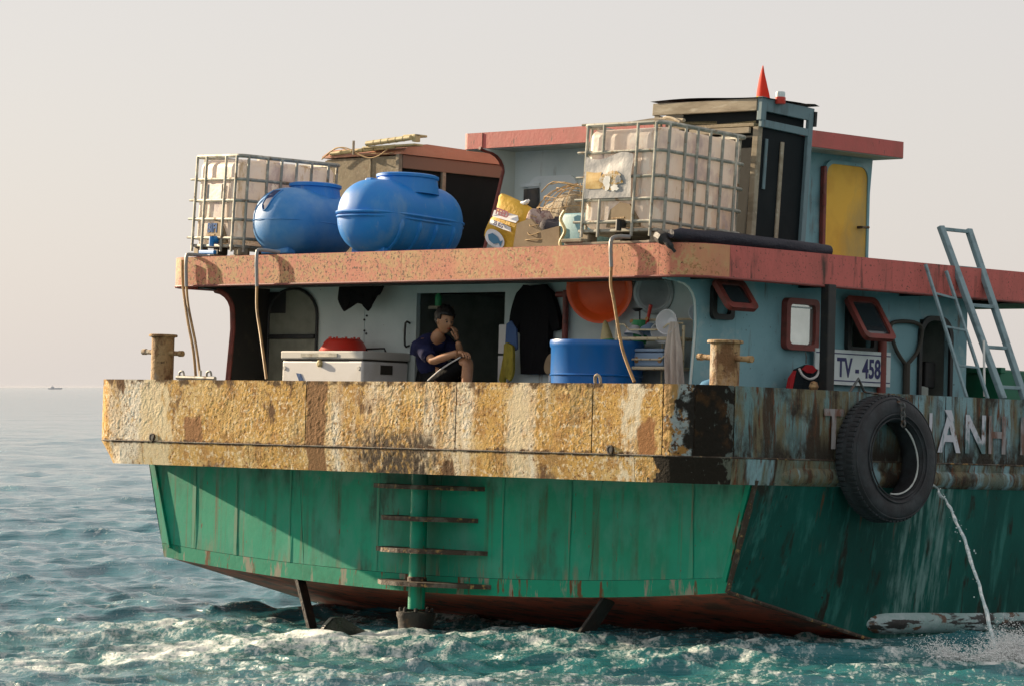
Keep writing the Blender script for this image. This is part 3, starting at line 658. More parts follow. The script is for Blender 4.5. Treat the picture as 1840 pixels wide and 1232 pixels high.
# rudder stock, foot steps, stern struts, rudder
stock = G(); stock.tube([(-4.14, .60, -.84), (-4.14, .60, -2.16)], .082, 18); stock = stock.build('rudder_stock', m_green, boat, smooth=True)
gq = G(); gq.lathe([(.086, -1.92), (.094, -1.91), (.094, -1.86), (.086, -1.85)], (-4.14, .60, 0), 18); gq.build('pipe_collar', m_step, stock, smooth=True)
gq = G(); gq.lathe([(.12, -2.40), (.165, -2.37), (.175, -2.26), (.19, -2.23), (.19, -2.19), (.13, -2.18), (.10, -2.20)], (-4.14, .60, 0), 20); gq.build('bearing_flange', m_strut, stock, smooth=True)
for k in range(8):
    a = k*math.pi/4; gq = G(); gq.lathe([(.018, -.02), (.018, .02), (.008, .025)], (-4.14+.15*math.cos(a), .60+.15*math.sin(a), -2.172), 6); gq.build('flange_bolt', m_strut, stock)
for (xl, xr, z) in ((-4.80, -3.42, -.992), (-4.68, -3.50, -1.295), (-4.74, -3.36, -1.60), (-4.70, -3.30, -1.915)):
    gq = G(); a, b_ = xl, xr
    gq.prism([(a, YT-.01), (a+.05, YT-.22), (-4.14-.25, YT-.42), (-4.14, YT-.45), (-4.14+.25, YT-.42), (b_-.15, YT-.18), (b_, YT-.01)], .042, 'xy', z-.021)
    gq.build('foot_step', m_step, stock)
for a, b_ in (((-6.16, .88, -1.93), (-5.55, .60, -2.60)), ((-1.90, .92, -1.95), (-2.16, .52, -2.66))):
    gq = G(); gq.bar(a, b_, .17, .035, up=(1, .12, 0)); gq.build('stern_strut', m_strut, boat)
gq = G(); gq.prism([(-.70, -2.9), (-.70, -2.42), (-.64, -2.30), (-.54, -2.22), (-.42, -2.22), (-.22, -2.32), (.0, -2.40), (.3, -2.50), (.3, -2.9)], .07, 'yz', -4.12)
bmesh.ops.bevel(gq.b, geom=list(gq.b.edges), offset=.012, segments=2, affect='EDGES')
gq.build('rudder_blade', m_rudder, boat)

# rust runs down the frame lines of the transom
for x_, w_ in ((-7.70, .010), (-7.03, .009), (-6.20, .008), (-4.90, .007), (-3.17, .008), (-2.29, .006), (-.77, .010)):
    u_ = (x_-cx)/4.1
    gq = G(); gq.grid(lambda a_, v, u_=u_, w_=w_: transom_pt((u_*4.1+(a_-.5)*w_*5*(.75+.35*math.sin(5*v+u_*9)))/(3.92+.31*(.137+v*.86)), .137+v*.86)+Vector((0, -.0128, 0)), 2, 14); gq.build('rust_streak', m_seam, hull, smooth=True)
# main deck and cap
g = G(); g.box(-W+.36, -.36, .40, Y_FWD, -.80, -.76); g.build('main_deck', m_deck, boat)

# ---- lower deckhouse
XS, XP = -.96, -7.39; YW = 1.45; ZT = 1.02
house = G()
house.box(XP, -5.156, YW, YW+.05, -.76, ZT)                      # aft wall, port of the doorway
house = house.build('deckhouse', m_wall, boat)
G().box(-3.905, XS-.051, YW, YW+.05, -.76, ZT).build('aft_wall_panel', m_wall, house)
G().box(-5.156, -3.905, YW+.002, YW+.05, .92, ZT).build('door_lintel', m_wall, house)
G().box(-5.156, -3.70, .74, YW+1.4, -.76, -.22, bev=.01).build('door_platform', m_deck, house)
g = G(); g.box(-5.9, -5.87, YW+.06, YW+2.2, -.7, ZT); g.box(-3.6, -3.57, YW+.06, YW+2.2, -.7, ZT); g.box(-5.9, -3.57, YW+2.2, YW+2.24, -.7, ZT); g.box(-5.9, -3.57, YW+.06, YW+2.2, ZT-.04, ZT-.01)
g.build('cabin_lining', m_inside, house)
# seam with bolts and the grab handle on the wall
g = G(); g.box(-5.93, -5.915, YW-.006, YW+.001, -.7, .95); g.build('panel_seam', m_wall, house)
for z in (.70, .66, .55, .52): G().lathe([(.012, 0), (.010, .012)], (-5.90+random.uniform(-.02, .03), YW, z), 8, axis=(0, -1, 0)).build('bolt', m_dark, house)
g = G(); g.tube([(-5.245, YW, .62), (-5.245, YW-.06, .62), (-5.245, YW-.06, .40), (-5.245, YW, .40)], .011, 8, smooth=3); g.build('grab_handle', m_dark, house, smooth=True)
# arched shade on the aft wall, built as a panel; dark port, rail
def arch(x0, x1, z0, z1, n=12):
    r = (x1-x0)/2; c = (x0+x1)/2; pts = [(x0, z0)]
    for i in range(n+1):
        a = math.pi-math.pi*i/n; pts.append((c+r*math.cos(a), z1-r*.75+r*.75*math.sin(a)))
    pts.append((x1, z0)); return pts
G().prism(arch(-7.37, -6.62, -.7, .99), -.018, 'xz', YW-.002).build('arch_shade_panel', m_olive, house)
g = G(); A = arch(-7.37, -6.62, -.7, .99); g.tube([(x, YW-.022, z) for x, z in A], .016, 6); g.build('arch_shade_rim', m_dark, house, smooth=True)
G().box(-7.37, -7.11, YW-.026, YW-.021, .735, .955, bev=.002).build('dark_port', m_dark, house)
G().box(-7.36, -6.64, YW-.045, YW-.021, .47, .515, bev=.006).build('wall_rail', m_dark, house)
# side walls with their curved fins running aft to the roof
def fin_poly(fwd, ytop=.50):
    pts = [(fwd, -.76), (.88, -.76), (.94, .02), (.985, .55), (.975, .72)]
    for i in range(6):
        a = R_(0+90*i/5); pts.append((.975-.24+.24*math.cos(a), .72+.22*math.sin(a)))
    pts += [(.55, .955), (.55, ZT-.03), (fwd, ZT-.03)]
    return pts
G().prism(fin_poly(4.95), .05, 'yz', XP-.05).build('port_wall', m_dark, house)  # black stands in for the shade on the wall's inner face
g = G(); pf = [q for q in fin_poly(4.95)[1:11]]
g.tube([(XP-.02, y-.012, z) for y, z in pf], .03, 7); g.build('fin_trim', m_redtrim, house, smooth=True)
# starboard wall pieces round the windows and the doorway
SW = XS-.05
def wall_yz(y0, y1, z0, z1, name='side_wall_panel', m=m_wallblue): G().box(SW, XS, y0, y1, z0, z1).build(name, m, house)
stb = fin_poly(1.50); G().prism(stb, .05, 'yz', SW).build('fin', m_wallblue, house)
g = G(); g.tube([(XS-.02, y-.006, z) for y, z in stb[1:11]], .012, 6); g.build('fin_edge', m_wall, house, smooth=True)
ZL = -.76; ZU = ZT-.03
def holes(y0, y1, wins):
    """wall between y0 and y1 with rectangular openings, in strips"""
    y = y0
    for (a, b_, c_, d_) in wins:
        wall_yz(y, a, ZL, ZU); wall_yz(a, b_, ZL, c_); wall_yz(a, b_, d_, ZU); y = b_
    wall_yz(y, y1, ZL, ZU)
holes(1.502, 4.20, [(2.19, 2.56, .43, .82), (3.12, 3.45, .45, .86)])
wall_yz(4.20, 4.66, .76, ZU); wall_yz(4.66, 4.95, ZL, ZU)
g = G(); g.box(XP, -1.72, 4.90, 4.95, ZL, ZU); g.box(-1.52, SW, 4.90, 4.95, ZL, ZU); g.box(-1.72, -1.52, 4.90, 4.95, ZL, .46); g.box(-1.72, -1.52, 4.90, 4.95, .76, ZU); g.build('front_wall', m_inside, house)
G().box(-2.4, -2.35, 1.55, 4.89, ZL, ZU).build('inner_bulkhead', m_inside, house)
def win_frame(y0, y1, z0, z1, x, name='window', tilt=0.0, pane=m_glass, fr=.055, dep=.07, hinge=None):
    M = Matrix.Identity(4)
    if tilt: M = T_((x, 0, z1)) @ Matrix.Rotation(tilt, 4, 'Y') @ T_((-x, 0, -z1))
    g = G(); g.ring(rrect(y0, y1, z0, z1, .06, 5), rrect(y0+fr, y1-fr, z0+fr, z1-fr, .04, 5), dep, 'yz', x)
    fo_ = g.build(name, m_redtrim, boat, smooth=False, xf=M)
    g = G(); g.prism(rrect(y0+fr-.004, y1-fr+.004, z0+fr-.004, z1-fr+.004, .04, 5), .008, 'yz', x+dep*.35); g.build('pane', pane, fo_, xf=M)
    return fo_
win_frame(2.14, 2.61, .385, .865, XS+.002, pane=m_mirror)
G().box(XS+.031, XS+.040, 2.22, 2.53, .775, .79).build('window_bar', m_board, boat)
for (a, b_, c_, d_) in ((1.16, 1.42, .64, .92), (3.08, 3.49, .42, .885)):      # the frames that the open flaps swing from
    g = G(); g.ring(rrect(a-.02, b_+.02, c_-.02, d_+.02, .05, 5), rrect(a+.035, b_-.035, c_+.03, d_-.03, .03, 5), .045, 'yz', XS+.002); g.build('window_surround', m_dark, boat)
win_frame(1.08, 1.50, .62, .965, XS+.05, 'window_flap', tilt=R_(-38), fr=.06, dep=.05)
win_frame(2.96, 3.42, .42, .90, XS+.05, 'window_flap', tilt=R_(-34), fr=.055, dep=.05)
# stanchion, red pipe, hose loop and doorway trim along the starboard side
G().box(-.60, -.50, 2.27, 2.38, -.76, ZU, bev=.01).build('roof_stanchion', m_dark, boat)
g = G(); g.tube([(-.90, 3.56, -.76), (-.90, 3.56, .56)], .045, 12); g.build('red_pipe', m_redtrim, boat, smooth=True)
g = G(); ring_ = rrect(4.17, 4.70, -.76, .80, .2, 6); g.ring(ring_, rrect(4.215, 4.655, -.72, .755, .18, 6), .03, 'yz', XS+.002); g.build('side_door_frame', m_dark, house)
G().box(-1.16, -1.06, 4.44, 4.6, .10, .36, bev=.02).build('dark_locker', m_dark, house)
G().box(-1.5, -1.06, 4.22, 4.5, -.7, .12, bev=.02).build('grey_locker', m_inside, house)
# Y-shaped hose hung in a loop on the wall
yl = thing('hanging_hose', (-.93, 3.95, 0), 'dark hose hung in a Y-shaped loop on the blue cabin side beside the red pipe', 'hose')
g = G(); g.tube([(0, -.24, .62), (0.01, -.22, .70), (.01, .0, .725), (.01, .2, .70), (.01, .235, .60), (.01, .17, .44), (.012, .03, .325), (.012, -.02, .325), (.012, -.15, .44), (.01, -.22, .56)], .020, 8, smooth=4); g.build('hose_loop', m_grime, yl, smooth=True)
g = G(); g.tube([(.012, .01, .33), (.012, .015, -.1), (.012, .01, -.6)], .036, 8, smooth=3); g.build('hose_tail', m_grime, yl, smooth=True)

# ---- roof deck with its fascia
RX0, RX1, RY0, RZ0, RZ1 = -7.97, -.56, .47, .968, 1.267
roof_path = Path(outline(RX0, RX1, RY0, 7.0, .34, 10))
g = G(); g.prism([(q.x, q.y) for q in Path(outline(RX0+.03, RX1-.03, RY0+.03, 6.97, .32, 8)).p], .20, 'xy', 1.0); roof = g.build('roof_deck', m_deck, boat)
fj = [s_at_y(roof_path, 1.0, False)]
def rs_x(x): return min(np.linspace(0, roof_path.l[-1], 6000), key=lambda d: abs(roof_path.at(d)[0].x-x)+9*(roof_path.at(d)[0].y > RY0+.36))
joins = [0, rs_x(-7.76), rs_x(-4.35), rs_x(-.98), s_at_y(roof_path, 1.3), roof_path.l[-1]]
joins[4] = min(np.linspace(roof_path.l[-1]*.5, roof_path.l[-1], 4000), key=lambda d: abs(roof_path.at(d)[0].y-.95)+9*(roof_path.at(d)[0].x < -1.2))
for i in range(5):
    a, b_ = joins[i], joins[i+1]; m = (m_salmon, m_salmon, m_salmon, m_salmon, m_redside)[i]
    f, nu, nv = wall_skin(roof_path, a+.002, b_-.002, RZ0, RZ1, 0.0, .04, .02, 70+i*1.7)
    G().grid(f, nu, nv).build('fascia_plate', m, roof, smooth=True)
ring_wall(roof_path, RZ0-.004, RZ1+.004, -.006, -.035).build('fascia_backing', m_redside, roof)
g = G(); g.tube([(roof_path.at(d)[0].x, roof_path.at(d)[0].y, RZ0+.004) for d in np.linspace(0, roof_path.l[-1], 170)], .013, 6); g.build('lower_lip', m_redtrim, roof, smooth=True)
# soffit beams below the roof
for y in (.9, 2.4, 3.9, 5.4): G().box(RX0+.1, RX1-.1, y-.03, y+.03, .965, 1.0).build('soffit_beam', m_dark, roof)

# ---- wheelhouse on the roof deck
wh = G(); wh.box(-5.55, -2.80, 3.18, 3.23, 1.205, 2.49); wh = wh.build('wheelhouse', m_wall, boat)
fp = [(5.55, 1.205), (2.70, 1.205), (2.80, 1.45), (2.97, 2.02), (3.04, 2.27)]
for i in range(1, 6):
    a = R_(90*i/5); fp.append((3.04-.30*(1-math.cos(a))*.9, 2.27+.20*math.sin(a)))
fp += [(2.69, 2.49), (5.62, 2.49)]
G().prism(fp, .05, 'yz', -5.60).build('port_fin', m_wall, wh)
g = G(); g.tube([(-5.575, y-.01, z) for y, z in fp[1:11]], .02, 6); g.build('fin_trim', m_redtrim, wh, smooth=True)
G().prism([(3.18, 1.205), (5.50, 1.205), (5.62, 2.49), (3.18, 2.49)], .05, 'yz', -2.80).build('starboard_wall', m_wallblue, wh)
G().box(-5.549, -2.801, 5.44, 5.49, 1.205, 2.49).build('front_wall', m_wallblue, wh)
wroof = G(); wroof.prism([(q[0], q[1]) for q in rrect(-5.955, -2.40, 2.80, 5.73, .07, 4)], .165, 'xy', 2.50); wroof = wroof.build('wheelhouse_roof', m_redroof, boat)
G().box(-5.93, -2.42, 2.83, 5.70, 2.49, 2.505).build('roof_soffit', m_inside, wroof)
G().box(-5.955-.003, -5.949, 3.05, 3.06, 2.5, 2.66).build('roof_seam', m_redtrim, wroof)
g = G(); g.box(-5.66, -5.655, 2.792, 2.80, 2.505, 2.66); g.build('roof_seam', m_redtrim, wroof)
# pale window hatch on the aft wall
g = G(); g.prism(rrect(-5.33, -4.62, 1.35, 2.22, .14, 5), -.02, 'xz', 3.178); g.build('pale_hatch', m_board, wh)
g = G(); g.prism([(-5.38, 1.75), (-5.14, 1.80), (-5.16, 2.10), (-5.38, 2.09)], -.012, 'xz', 3.158); g.build('dark_pane', m_glass, wh)
G().box(-5.42, -5.15, 3.14, 3.16, 2.115, 2.15).build('hatch_rail', m_board, wh)
# yellow door
g = G(); g.prism(rrect(4.83, 5.50, 1.21, 2.40, .12, 6), .03, 'yz', -2.748); yd = g.build('yellow_door', m_yellow, boat)
g = G(); g.ring(rrect(4.80, 5.53, 1.18, 2.43, .13, 6), rrect(4.835, 5.495, 1.215, 2.395, .12, 6), .045, 'yz', -2.749); g.build('door_frame', m_wallblue, yd)
G().box(-2.745, -2.69, 4.775, 4.825, 1.22, 2.36, bev=.01).build('door_edge', m_redtrim, yd)
for z in (1.95, 1.42): G().lathe([(.025, 0), (.025, .12)], (-2.68, 4.77, z), 8).build('hinge', m_redtrim, yd)
g = G(); g.tube([(-2.72, 5.36, 1.77), (-2.66, 5.36, 1.77), (-2.66, 5.47, 1.775)], .014, 8); g.build('handle', m_step, yd)

# ---- bollards on the quarters (welded to the boat)
def bollard(x, y, h, r, ball):
    g = G(); g.lathe([(r, -.76), (r, h-.03), (r+.004, h-.025), (r+.03, h-.02), (r+.03, h), (r+.02, h+.006), (0, h+.006)], (x, y, 0), 24)
    b_ = g.build('bollard', m_boll, boat, smooth=True)
    g = G(); a = Vector((math.cos(R_(35)), math.sin(R_(35))*.0, 0)); zc = h*.55+.03
    g.tube([(x-.30, y, zc+.01), (x+.30, y, zc-.01)], .026, 10)
    for sx in (-1, 1): g.tube([(x+sx*.27, y, zc-.01*sx), (x+sx*.32, y, zc-.01*sx)], .032, 10)
    g.build('cross_horn', m_boll, b_, smooth=True)
    return b_
bollard(-7.86, .42, .47, .118, False)
br = bollard(-.42, .76, .405, .132, True)
# hoop and hook fittings on the bulwark
g = G(); g.tube([(-1.32, .05, -.02), (-1.32, .04, .05), (-1.29, .03, .075), (-1.26, .04, .05), (-1.26, .05, -.02)], .014, 7, smooth=4); g.build('lifting_eye', m_boll, boat, smooth=True)
g = G(); g.tube([(-7.35, .2, .03), (-6.75, .2, .02)], .022, 8)
for x in (-7.28, -6.85): g.tube([(x-.03, .2, .02), (x-.03, .2, .08), (x+.02, .2, .09), (x+.04, .2, .05)], .012, 6, smooth=3)
g.tube([(-6.98, .2, .02), (-6.98, .2, .10)], .014, 6); g.build('mooring_bar', m_cage, boat, smooth=True)
g = G(); g.tube([(-.03, 2.02, -.02), (-.02, 2.14, .12), (-.03, 2.26, -.02)], .014, 6); g.build('triangle_bracket', m_chain, boat)
g = G(); g.lathe([(.03, 0), (.045, .03), (.03, .075), (.0, .085)], (-.05, 1.55, -.005), 10); g.build('cleat_knob', m_boll, boat, smooth=True)

# ---- lettering along the starboard bulwark: faded name
for s_, y, z, size, m, sx in (('T', 1.62, -.515, .50, m_letter_red, .9), ('H', 2.97, -.515, .50, m_letter, .62), ('A', 3.28, -.515, .50, m_letter, .95), ('N', 3.66, -.515, .50, m_letter, .92), ('H', 4.02, -.515, .50, m_letter_red, .85), ('P', 4.52, -.515, .50, m_letter_red, .8)):
    text_mesh('letter', s_, size, m, bulwark, T_((.024, y, z)) @ STB, depth=.0012, sx=sx, bold=.010)
text_mesh('letter', '`', .5, m_letter, bulwark, T_((.024, 3.36, -.47)) @ STB, depth=.004, sx=1.1, bold=.015)

# ---- green hatch coaming on the fore deck
g = G(); g.box(-7.2, -1.15, 5.75, 8.9, -.76, .33, bev=.02); ch = g.build('hatch_coaming', m_greenbox, boat)
G().box(-7.25, -1.10, 5.70, 5.78, .29, .35, bev=.01).build('coaming_lip', m_greenbox, ch)

# ================================================================== things aboard
# ---- caged liquid containers
def ibc(loc, rot, w, d, h, label, big_label, text, group, valve):
    """caged container; own frame: x along the aft face from 0 to w, y forward from 0 to d, z up from the pallet's foot"""
    t = thing('caged_container', loc, label, 'liquid container', group, rot)
    g = G(); g.box(.022, w-.022, .022, d-.022, .13, h-.03, bev=.085, seg=5)
    for v in g.b.verts:                                        # soft bulges between the bars
        n_ = noise.noise(v.co*3.1); v.co.x += .008*n_; v.co.y += .008*n_
    b_ = g.build('bottle', m_ibc, t, smooth=True)
    # recessed corner flutes on the aft face and moulded ribs
    for x in (.24*w, .74*w):
        g = G(); g.tube([(x, .030, .32), (x, .022, h*.5), (x, .030, h-.22)], [.008, .014, .008], 8, smooth=3); g.build('moulded_rib', m_ibc, b_, smooth=True)
    g = G(); g.lathe([(.11, 0), (.11, .05), (.12, .055), (.12, .09), (.0, .095)], (w*.5, d*.5, h-.06), 20); g.build('filler_cap', m_ibc, b_, smooth=True)
    g = G(); g.prism([(.36*w, .14), (.40*w, .30), (.52*w, .37), (.64*w, .35), (.75*w, .22), (.78*w, .14)], .03, 'xz', .0); g.build('outlet_recess', m_card, b_)
    zs = [.165+(h-.165-.02)*k/4.0 for k in range(5)]
    zs = [.19, .19+(h-.21)*.235, .19+(h-.21)*.47, .19+(h-.21)*.735, h]
    for i, z in enumerate(zs):
        r = .017 if i < 4 else .021
        p_ = [(x, y, z) for x, y in rrect(0, w, 0, d, .07, 4)]; p_.append(p_[0])
        g = G(); g.tube(p_, r, 7, cap=False); g.build('cage_bar', m_cage, t, smooth=True)
        if i < 4:                                               # the outer wires end a little past the corner posts
            g = G(); g.tube([(-.05, -.012, z), (.05, -.012, z)], .013, 6); g.build('bar_end', m_cage, t, smooth=True)
    def upr(x, y, z0=.05, z1=h):
        g = G(); g.tube([(x, y, z0), (x, y, z1)], .0155, 7); g.build('cage_upright', m_cage, t, smooth=True)
    for fx in (.06, .27, .70, .93):
        if big_label and fx == .27:
            upr(fx*w, -.012, zs[3], h); upr(fx*w, -.012, .05, zs[1])
        else: upr(fx*w, -.012)
    for fy in (.07, .26, .40, .55, .70, .87): upr(w+.012, fy*d)
    for fy in (.1, .5, .9): upr(-.012, fy*d)
    for fx in (.1, .5, .9): upr(fx*w, d+.012)
    # pallet: deck, feet and skids
    g = G(); g.box(.0, w, .0, d, .095, .125, bev=.008); pl = g.build('pallet', m_cage, t)
    for fx in (.06, .5, .94):
        for fy in (.08, .5, .92):
            g = G(); g.box(fx*w-.05, fx*w+.05, fy*d-.06, fy*d+.06, .02, .094, bev=.01); g.build('pallet_foot', m_grime if fx == .5 else m_wood, pl)
        g = G(); g.box(fx*w-.05, fx*w+.05, 0, d, -.002, .019); g.build('pallet_skid', m_wood, pl)
    g = G(); g.tube([(w*.58, .02, .17), (w*.58, -.06, .165)], .04, 12); g.tube([(w*.58, -.06, .20), (w*.58, -.06, .10)], .028, 10); v_ = g.build('outlet_valve', valve, t, smooth=True)
    g = G(); g.bar((w*.50, -.07, .21), (w*.66, -.07, .215), .02, .014); g.build('valve_lever', m_boll, v_)
    if big_label:
        def f(u, v): return Vector((.075*w+u*.60*w, -.026-.012*noise.noise(Vector((u*3, v*3, 1)))-.01*math.sin(v*3.1), zs[1]+.01+v*(zs[3]-zs[1]-.03*(1+math.sin(u*6))-.02)))
        g = G(); g.grid(f, 16, 16); lb = g.build('label_sheet', m_label, t, smooth=True)
        g = G(); g.grid(lambda u, v: f(.04+u*.33, .24+v*.42)+Vector((0, -.004, 0)), 6, 6); g.build('yellowed_print', m_labely, lb)
        def blob(c, r, seed, m, nm, off):
            random.seed(seed); n = 22
            pts = [(c[0]+r[0]*math.cos(6.283*k/n)*(.6+.6*random.random()), c[1]+r[1]*math.sin(6.283*k/n)*(.6+.6*random.random())) for k in range(n)]
            g = G(); vs_ = [g.b.verts.new(f(*q)+Vector((0, off, 0))) for q in pts]; g.b.faces.new(vs_); g.build(nm, m, lb)
        blob((.58, .42), (.26, .22), 3, m_labelb, 'glue_stain', -.006); blob((.50, .38), (.075, .19), 5, m_labelw, 'torn_paper', -.008); blob((.66, .22), (.10, .08), 8, m_labelw, 'torn_paper', -.008); blob((.74, .40), (.07, .09), 12, m_label, 'torn_paper', -.008)
    if text:
        text_mesh('lettering', text, .13, m_cloth_blue, t, T_((.36*w, -.004, zs[0]+.06)) @ AFT, sx=1.0, bold=.004)
        g = G(); g.box(.30*w, .62*w, -.003, .03, h*.56, h*.72, bev=.002); g.build('paper_label', m_label, t)
        g = G(); g.box(.28*w, .62*w, -.05, -.01, .02, .06, bev=.01); g.build('blue_wedge', m_bluetank, t)
    return t
ibc((-2.13, .60, 1.30), (R_(-2.6), R_(.5), R_(-1)), 1.0, 1.13, 1.085, 'caged white container with a large stained label, at the roof corner before the black cabinet', True, None, 'caged liquid containers on the roof deck', m_dark)
ibc((-7.93, .80, 1.31), (R_(-1.0), R_(2.2), R_(-10)), .93, 1.20, 1.035, 'caged white container with small blue marking, left of the two blue tanks', False, 'BIFI', 'caged liquid containers on the roof deck', m_bluetank)

# ---- blue horizontal tanks
def capsule(L_, r, rz, n=40, m_=26, pinch=.0):
    g = G()
    def f(u, v):
        a = 2*math.pi*u; s_ = -L_/2 + L_*v
        k = max(0, (abs(s_)-(L_/2-r*.92))/(r*.92)); q = max(1-k**2.3, 0)**.5 if k < 1 else 0
        x = r*q*math.cos(a); z = rz*q*math.sin(a)
        ex = .88; x = math.copysign(abs(x/r)**ex*r, x); z = math.copysign(abs(z/rz)**ex*rz, z)
        return Vector((x, s_, z))
    g.grid(f, n, m_); bmesh.ops.remove_doubles(g.b, verts=g.b.verts, dist=1e-4)
    return g
def tank_big():
    t = thing('water_tank', (-5.30, 1.32, 1.28), 'larger glossy blue water tank with raised seam band, in front of the dark shed', 'water tank', 'blue water tanks on the roof deck', (R_(-2), 0, R_(4)))
    r, rz, L_, c = .385, .375, 1.42, .365
    g = capsule(L_, r, rz, 56, 40)
    b_ = g.build('shell', m_bluetank, t, smooth=True, xf=T_((0, 0, c)))
    def ringp(a, z, k=1.0, n=48):
        out = []
        for i in range(n+1):
            s_ = 2*math.pi*i/n; cc, ss = math.cos(s_), math.sin(s_)
            e = .62; out.append((math.copysign(abs(cc)**e, cc)*(r*k), math.copysign(abs(ss)**e, ss)*(L_/2*k*.995), z))
        return out
    g = G(); g.tube(ringp(0, c+.02, 1.015), .016, 6, cap=False); g.build('seam_band', m_bluetank, b_, smooth=True)
    g = G(); g.tube(ringp(0, c-.02, 1.01), .011, 6, cap=False); g.build('seam_band', m_bluetank, b_, smooth=True)
    for y in (-.38, -.12, .12, .38):                         # moulded ribs over the belly
        g = G(); g.tube([((r+.002)*math.cos(a), y, c+(rz+.002)*math.sin(a)) for a in np.linspace(R_(-75), R_(-6), 12)], [.012]+[.03]*10+[.012], 8); g.build('belly_rib', m_bluetank, b_, smooth=True)
    for y in (.25, .36): 
        g = G(); g.tube([((r)*math.cos(a), y, c+(rz)*math.sin(a)) for a in np.linspace(R_(20), R_(100), 14)], .012, 7); g.build('shoulder_rib', m_bluetank, b_, smooth=True)
    g = G(); g.lathe([(.33, -.12), (.315, -.04), (.30, .03), (.315, .04), (.315, .065), (.29, .075), (.0, .08)], (.02, .05, c+rz+.01), 32); nk = g.build('neck', m_bluetank, t, smooth=True)
    g = G(); g.lathe([(.305, 0), (.305, .012), (.28, .02)], (.02, .05, c+rz+.065), 32); g.build('neck_rim', m_bluetank, nk, smooth=True)
    g = G(); g.box(-.05, .05, -.50, -.34, c+rz*.70, c+rz*1.0, bev=.02); lg = g.build('lifting_lug', m_bluetank, t)
    g = G(); g.lathe([(.02, 0), (.02, .012)], (0, -.502, c+rz*.87), 10, axis=(0, -1, 0)); g.build('lug_hole', m_dark, lg)
    for y in (-.4, .4): G().box(-.22, .22, y-.06, y+.06, -.01, .05, bev=.015).build('saddle_foot', m_bluetank, t)
    return t
tank_big()
def tank_small():
    t = thing('water_tank', (-6.58, 1.18, 1.30), 'smaller faded blue water tank with a notched round end, between caged container and larger tank', 'water tank', 'blue water tanks on the roof deck', (R_(-2), 0, R_(2)))
    r, rz, L_, c = .395, .355, 1.10, .33
    b_ = capsule(L_, r, rz, 56, 40).build('shell', m_bluetank2, t, smooth=True, xf=T_((0, 0, c)))
    g = G(); g.tube([(r*1.003*math.copysign(abs(math.cos(a))**.7, math.cos(a)), L_/2*.998*math.copysign(abs(math.sin(a))**.62, math.sin(a)), c) for a in np.linspace(0, 2*math.pi, 50)], .004, 5, cap=False); g.build('mould_seam', m_bluetank2, b_, smooth=True)
    # slot in the dome end for lifting
    from mathutils.bvhtree import BVHTree
    bt = BVHTree.FromPolygons([v.co.copy() for v in b_.data.vertices], [list(q.vertices) for q in b_.data.polygons])
    def surf(x, z, off):
        l_, n_, _i, _d = bt.ray_cast(Vector((x, -2, z)), Vector((0, 1, 0)))
        return (l_ + n_*off if n_.y < 0 else l_ - n_*off) if l_ is not None else Vector((x, 0, z))
    m_slot = mat('deep_blue_recess', (.004, .022, .11), .6)
    zt = c+rz*.86
    def sl_(u, v): hw = .05*min(1, (v/.3)**.5)*(1+.35*v) if v > 0 else .002; return surf(-.05+(u-.5)*2*hw+.05*v, c+.085+v*(zt-c-.085), .004)
    g = G(); g.grid(sl_, 6, 10); so_ = g.build('lifting_slot', m_slot, b_, smooth=True)
    g = G(); g.tube([sl_(0, v) for v in np.linspace(1, .02, 9)]+[sl_(1, v) for v in np.linspace(.02, 1, 9)], .008, 6); g.build('slot_rim', m_bluetank2, b_, smooth=True)
    g = G(); g.lathe([(.27, -.08), (.255, 0), (.25, .035), (.27, .04), (.27, .07), (.235, .08), (0, .075)], (.02, .10, c+rz-.01), 32); nk = g.build('neck', m_bluetank, t, smooth=True)
    for y in (-.35, .35): G().box(-.2, .2, y-.06, y+.06, -.01, .05, bev=.015).build('saddle_foot', m_bluetank2, t)
    return t
tank_small()

# ---- shed on the roof deck
t = thing('deck_shed', (-6.60, 2.5, 1.21), 'plywood shed with dark glazed side and salmon roof behind the blue tanks', 'shed')
g = G(); g.box(-1.13, 0, 0, .03, 0, 1.23); sw = g.build('aft_wall', m_ply, t)
G().box(-.45, -.425, -.012, 0, 0, 1.22).build('joint_batten', m_ply, sw)
G().box(-.028, .022, -.02, .03, 0, 1.25, bev=.004).build('corner_post', m_wood, t)
for y in (.62, 1.95, 3.2): G().box(-.02, .025, y, y+.05, 0, 1.2, bev=.004).build('side_post', m_woodblue if y > 1 else m_wood, t)
for y0, y1 in ((.03, .62), (.67, 1.95), (2.0, 3.2)): G().box(-.02, -.005, y0+.002, y1-.002, .02, 1.10).build('dark_pane', m_black, t)
G().box(-.015, .03, .031, 3.25, 1.10, 1.24, bev=.004).build('head_rail', mat('brown_head_rail', (.24, .145, .10), .7), t)
g = G(); g.ring(rrect(.10, .56, .70, 1.05, .02, 2), rrect(.13, .53, .73, 1.02, .015, 2), .02, 'yz', 0.0); g.build('window_sash', m_woodblue, t)
G().box(-1.13, .0, 3.22, 3.25, 0, 1.22).build('front_wall', m_ply, t)
G().box(-1.16, -1.131, 0, 3.25, 0, 1.22).build('port_wall', m_ply, t)
g = G(); g.prism([(-.02, 1.245), (3.4, 1.245), (3.4, 1.31), (.35, 1.375), (.10, 1.34), (-.02, 1.262)], 1.24, 'yz', -1.19); g.build('shed_roof', m_peach, t)
G().bar((.006, 1.72, .82), (.006, 1.98, .815), .012, .012).build('bracket', m_cream, t)
G().bar((.006, 1.80, .70), (.006, 1.80, .36), .016, .016).build('bracket', m_cream, t)
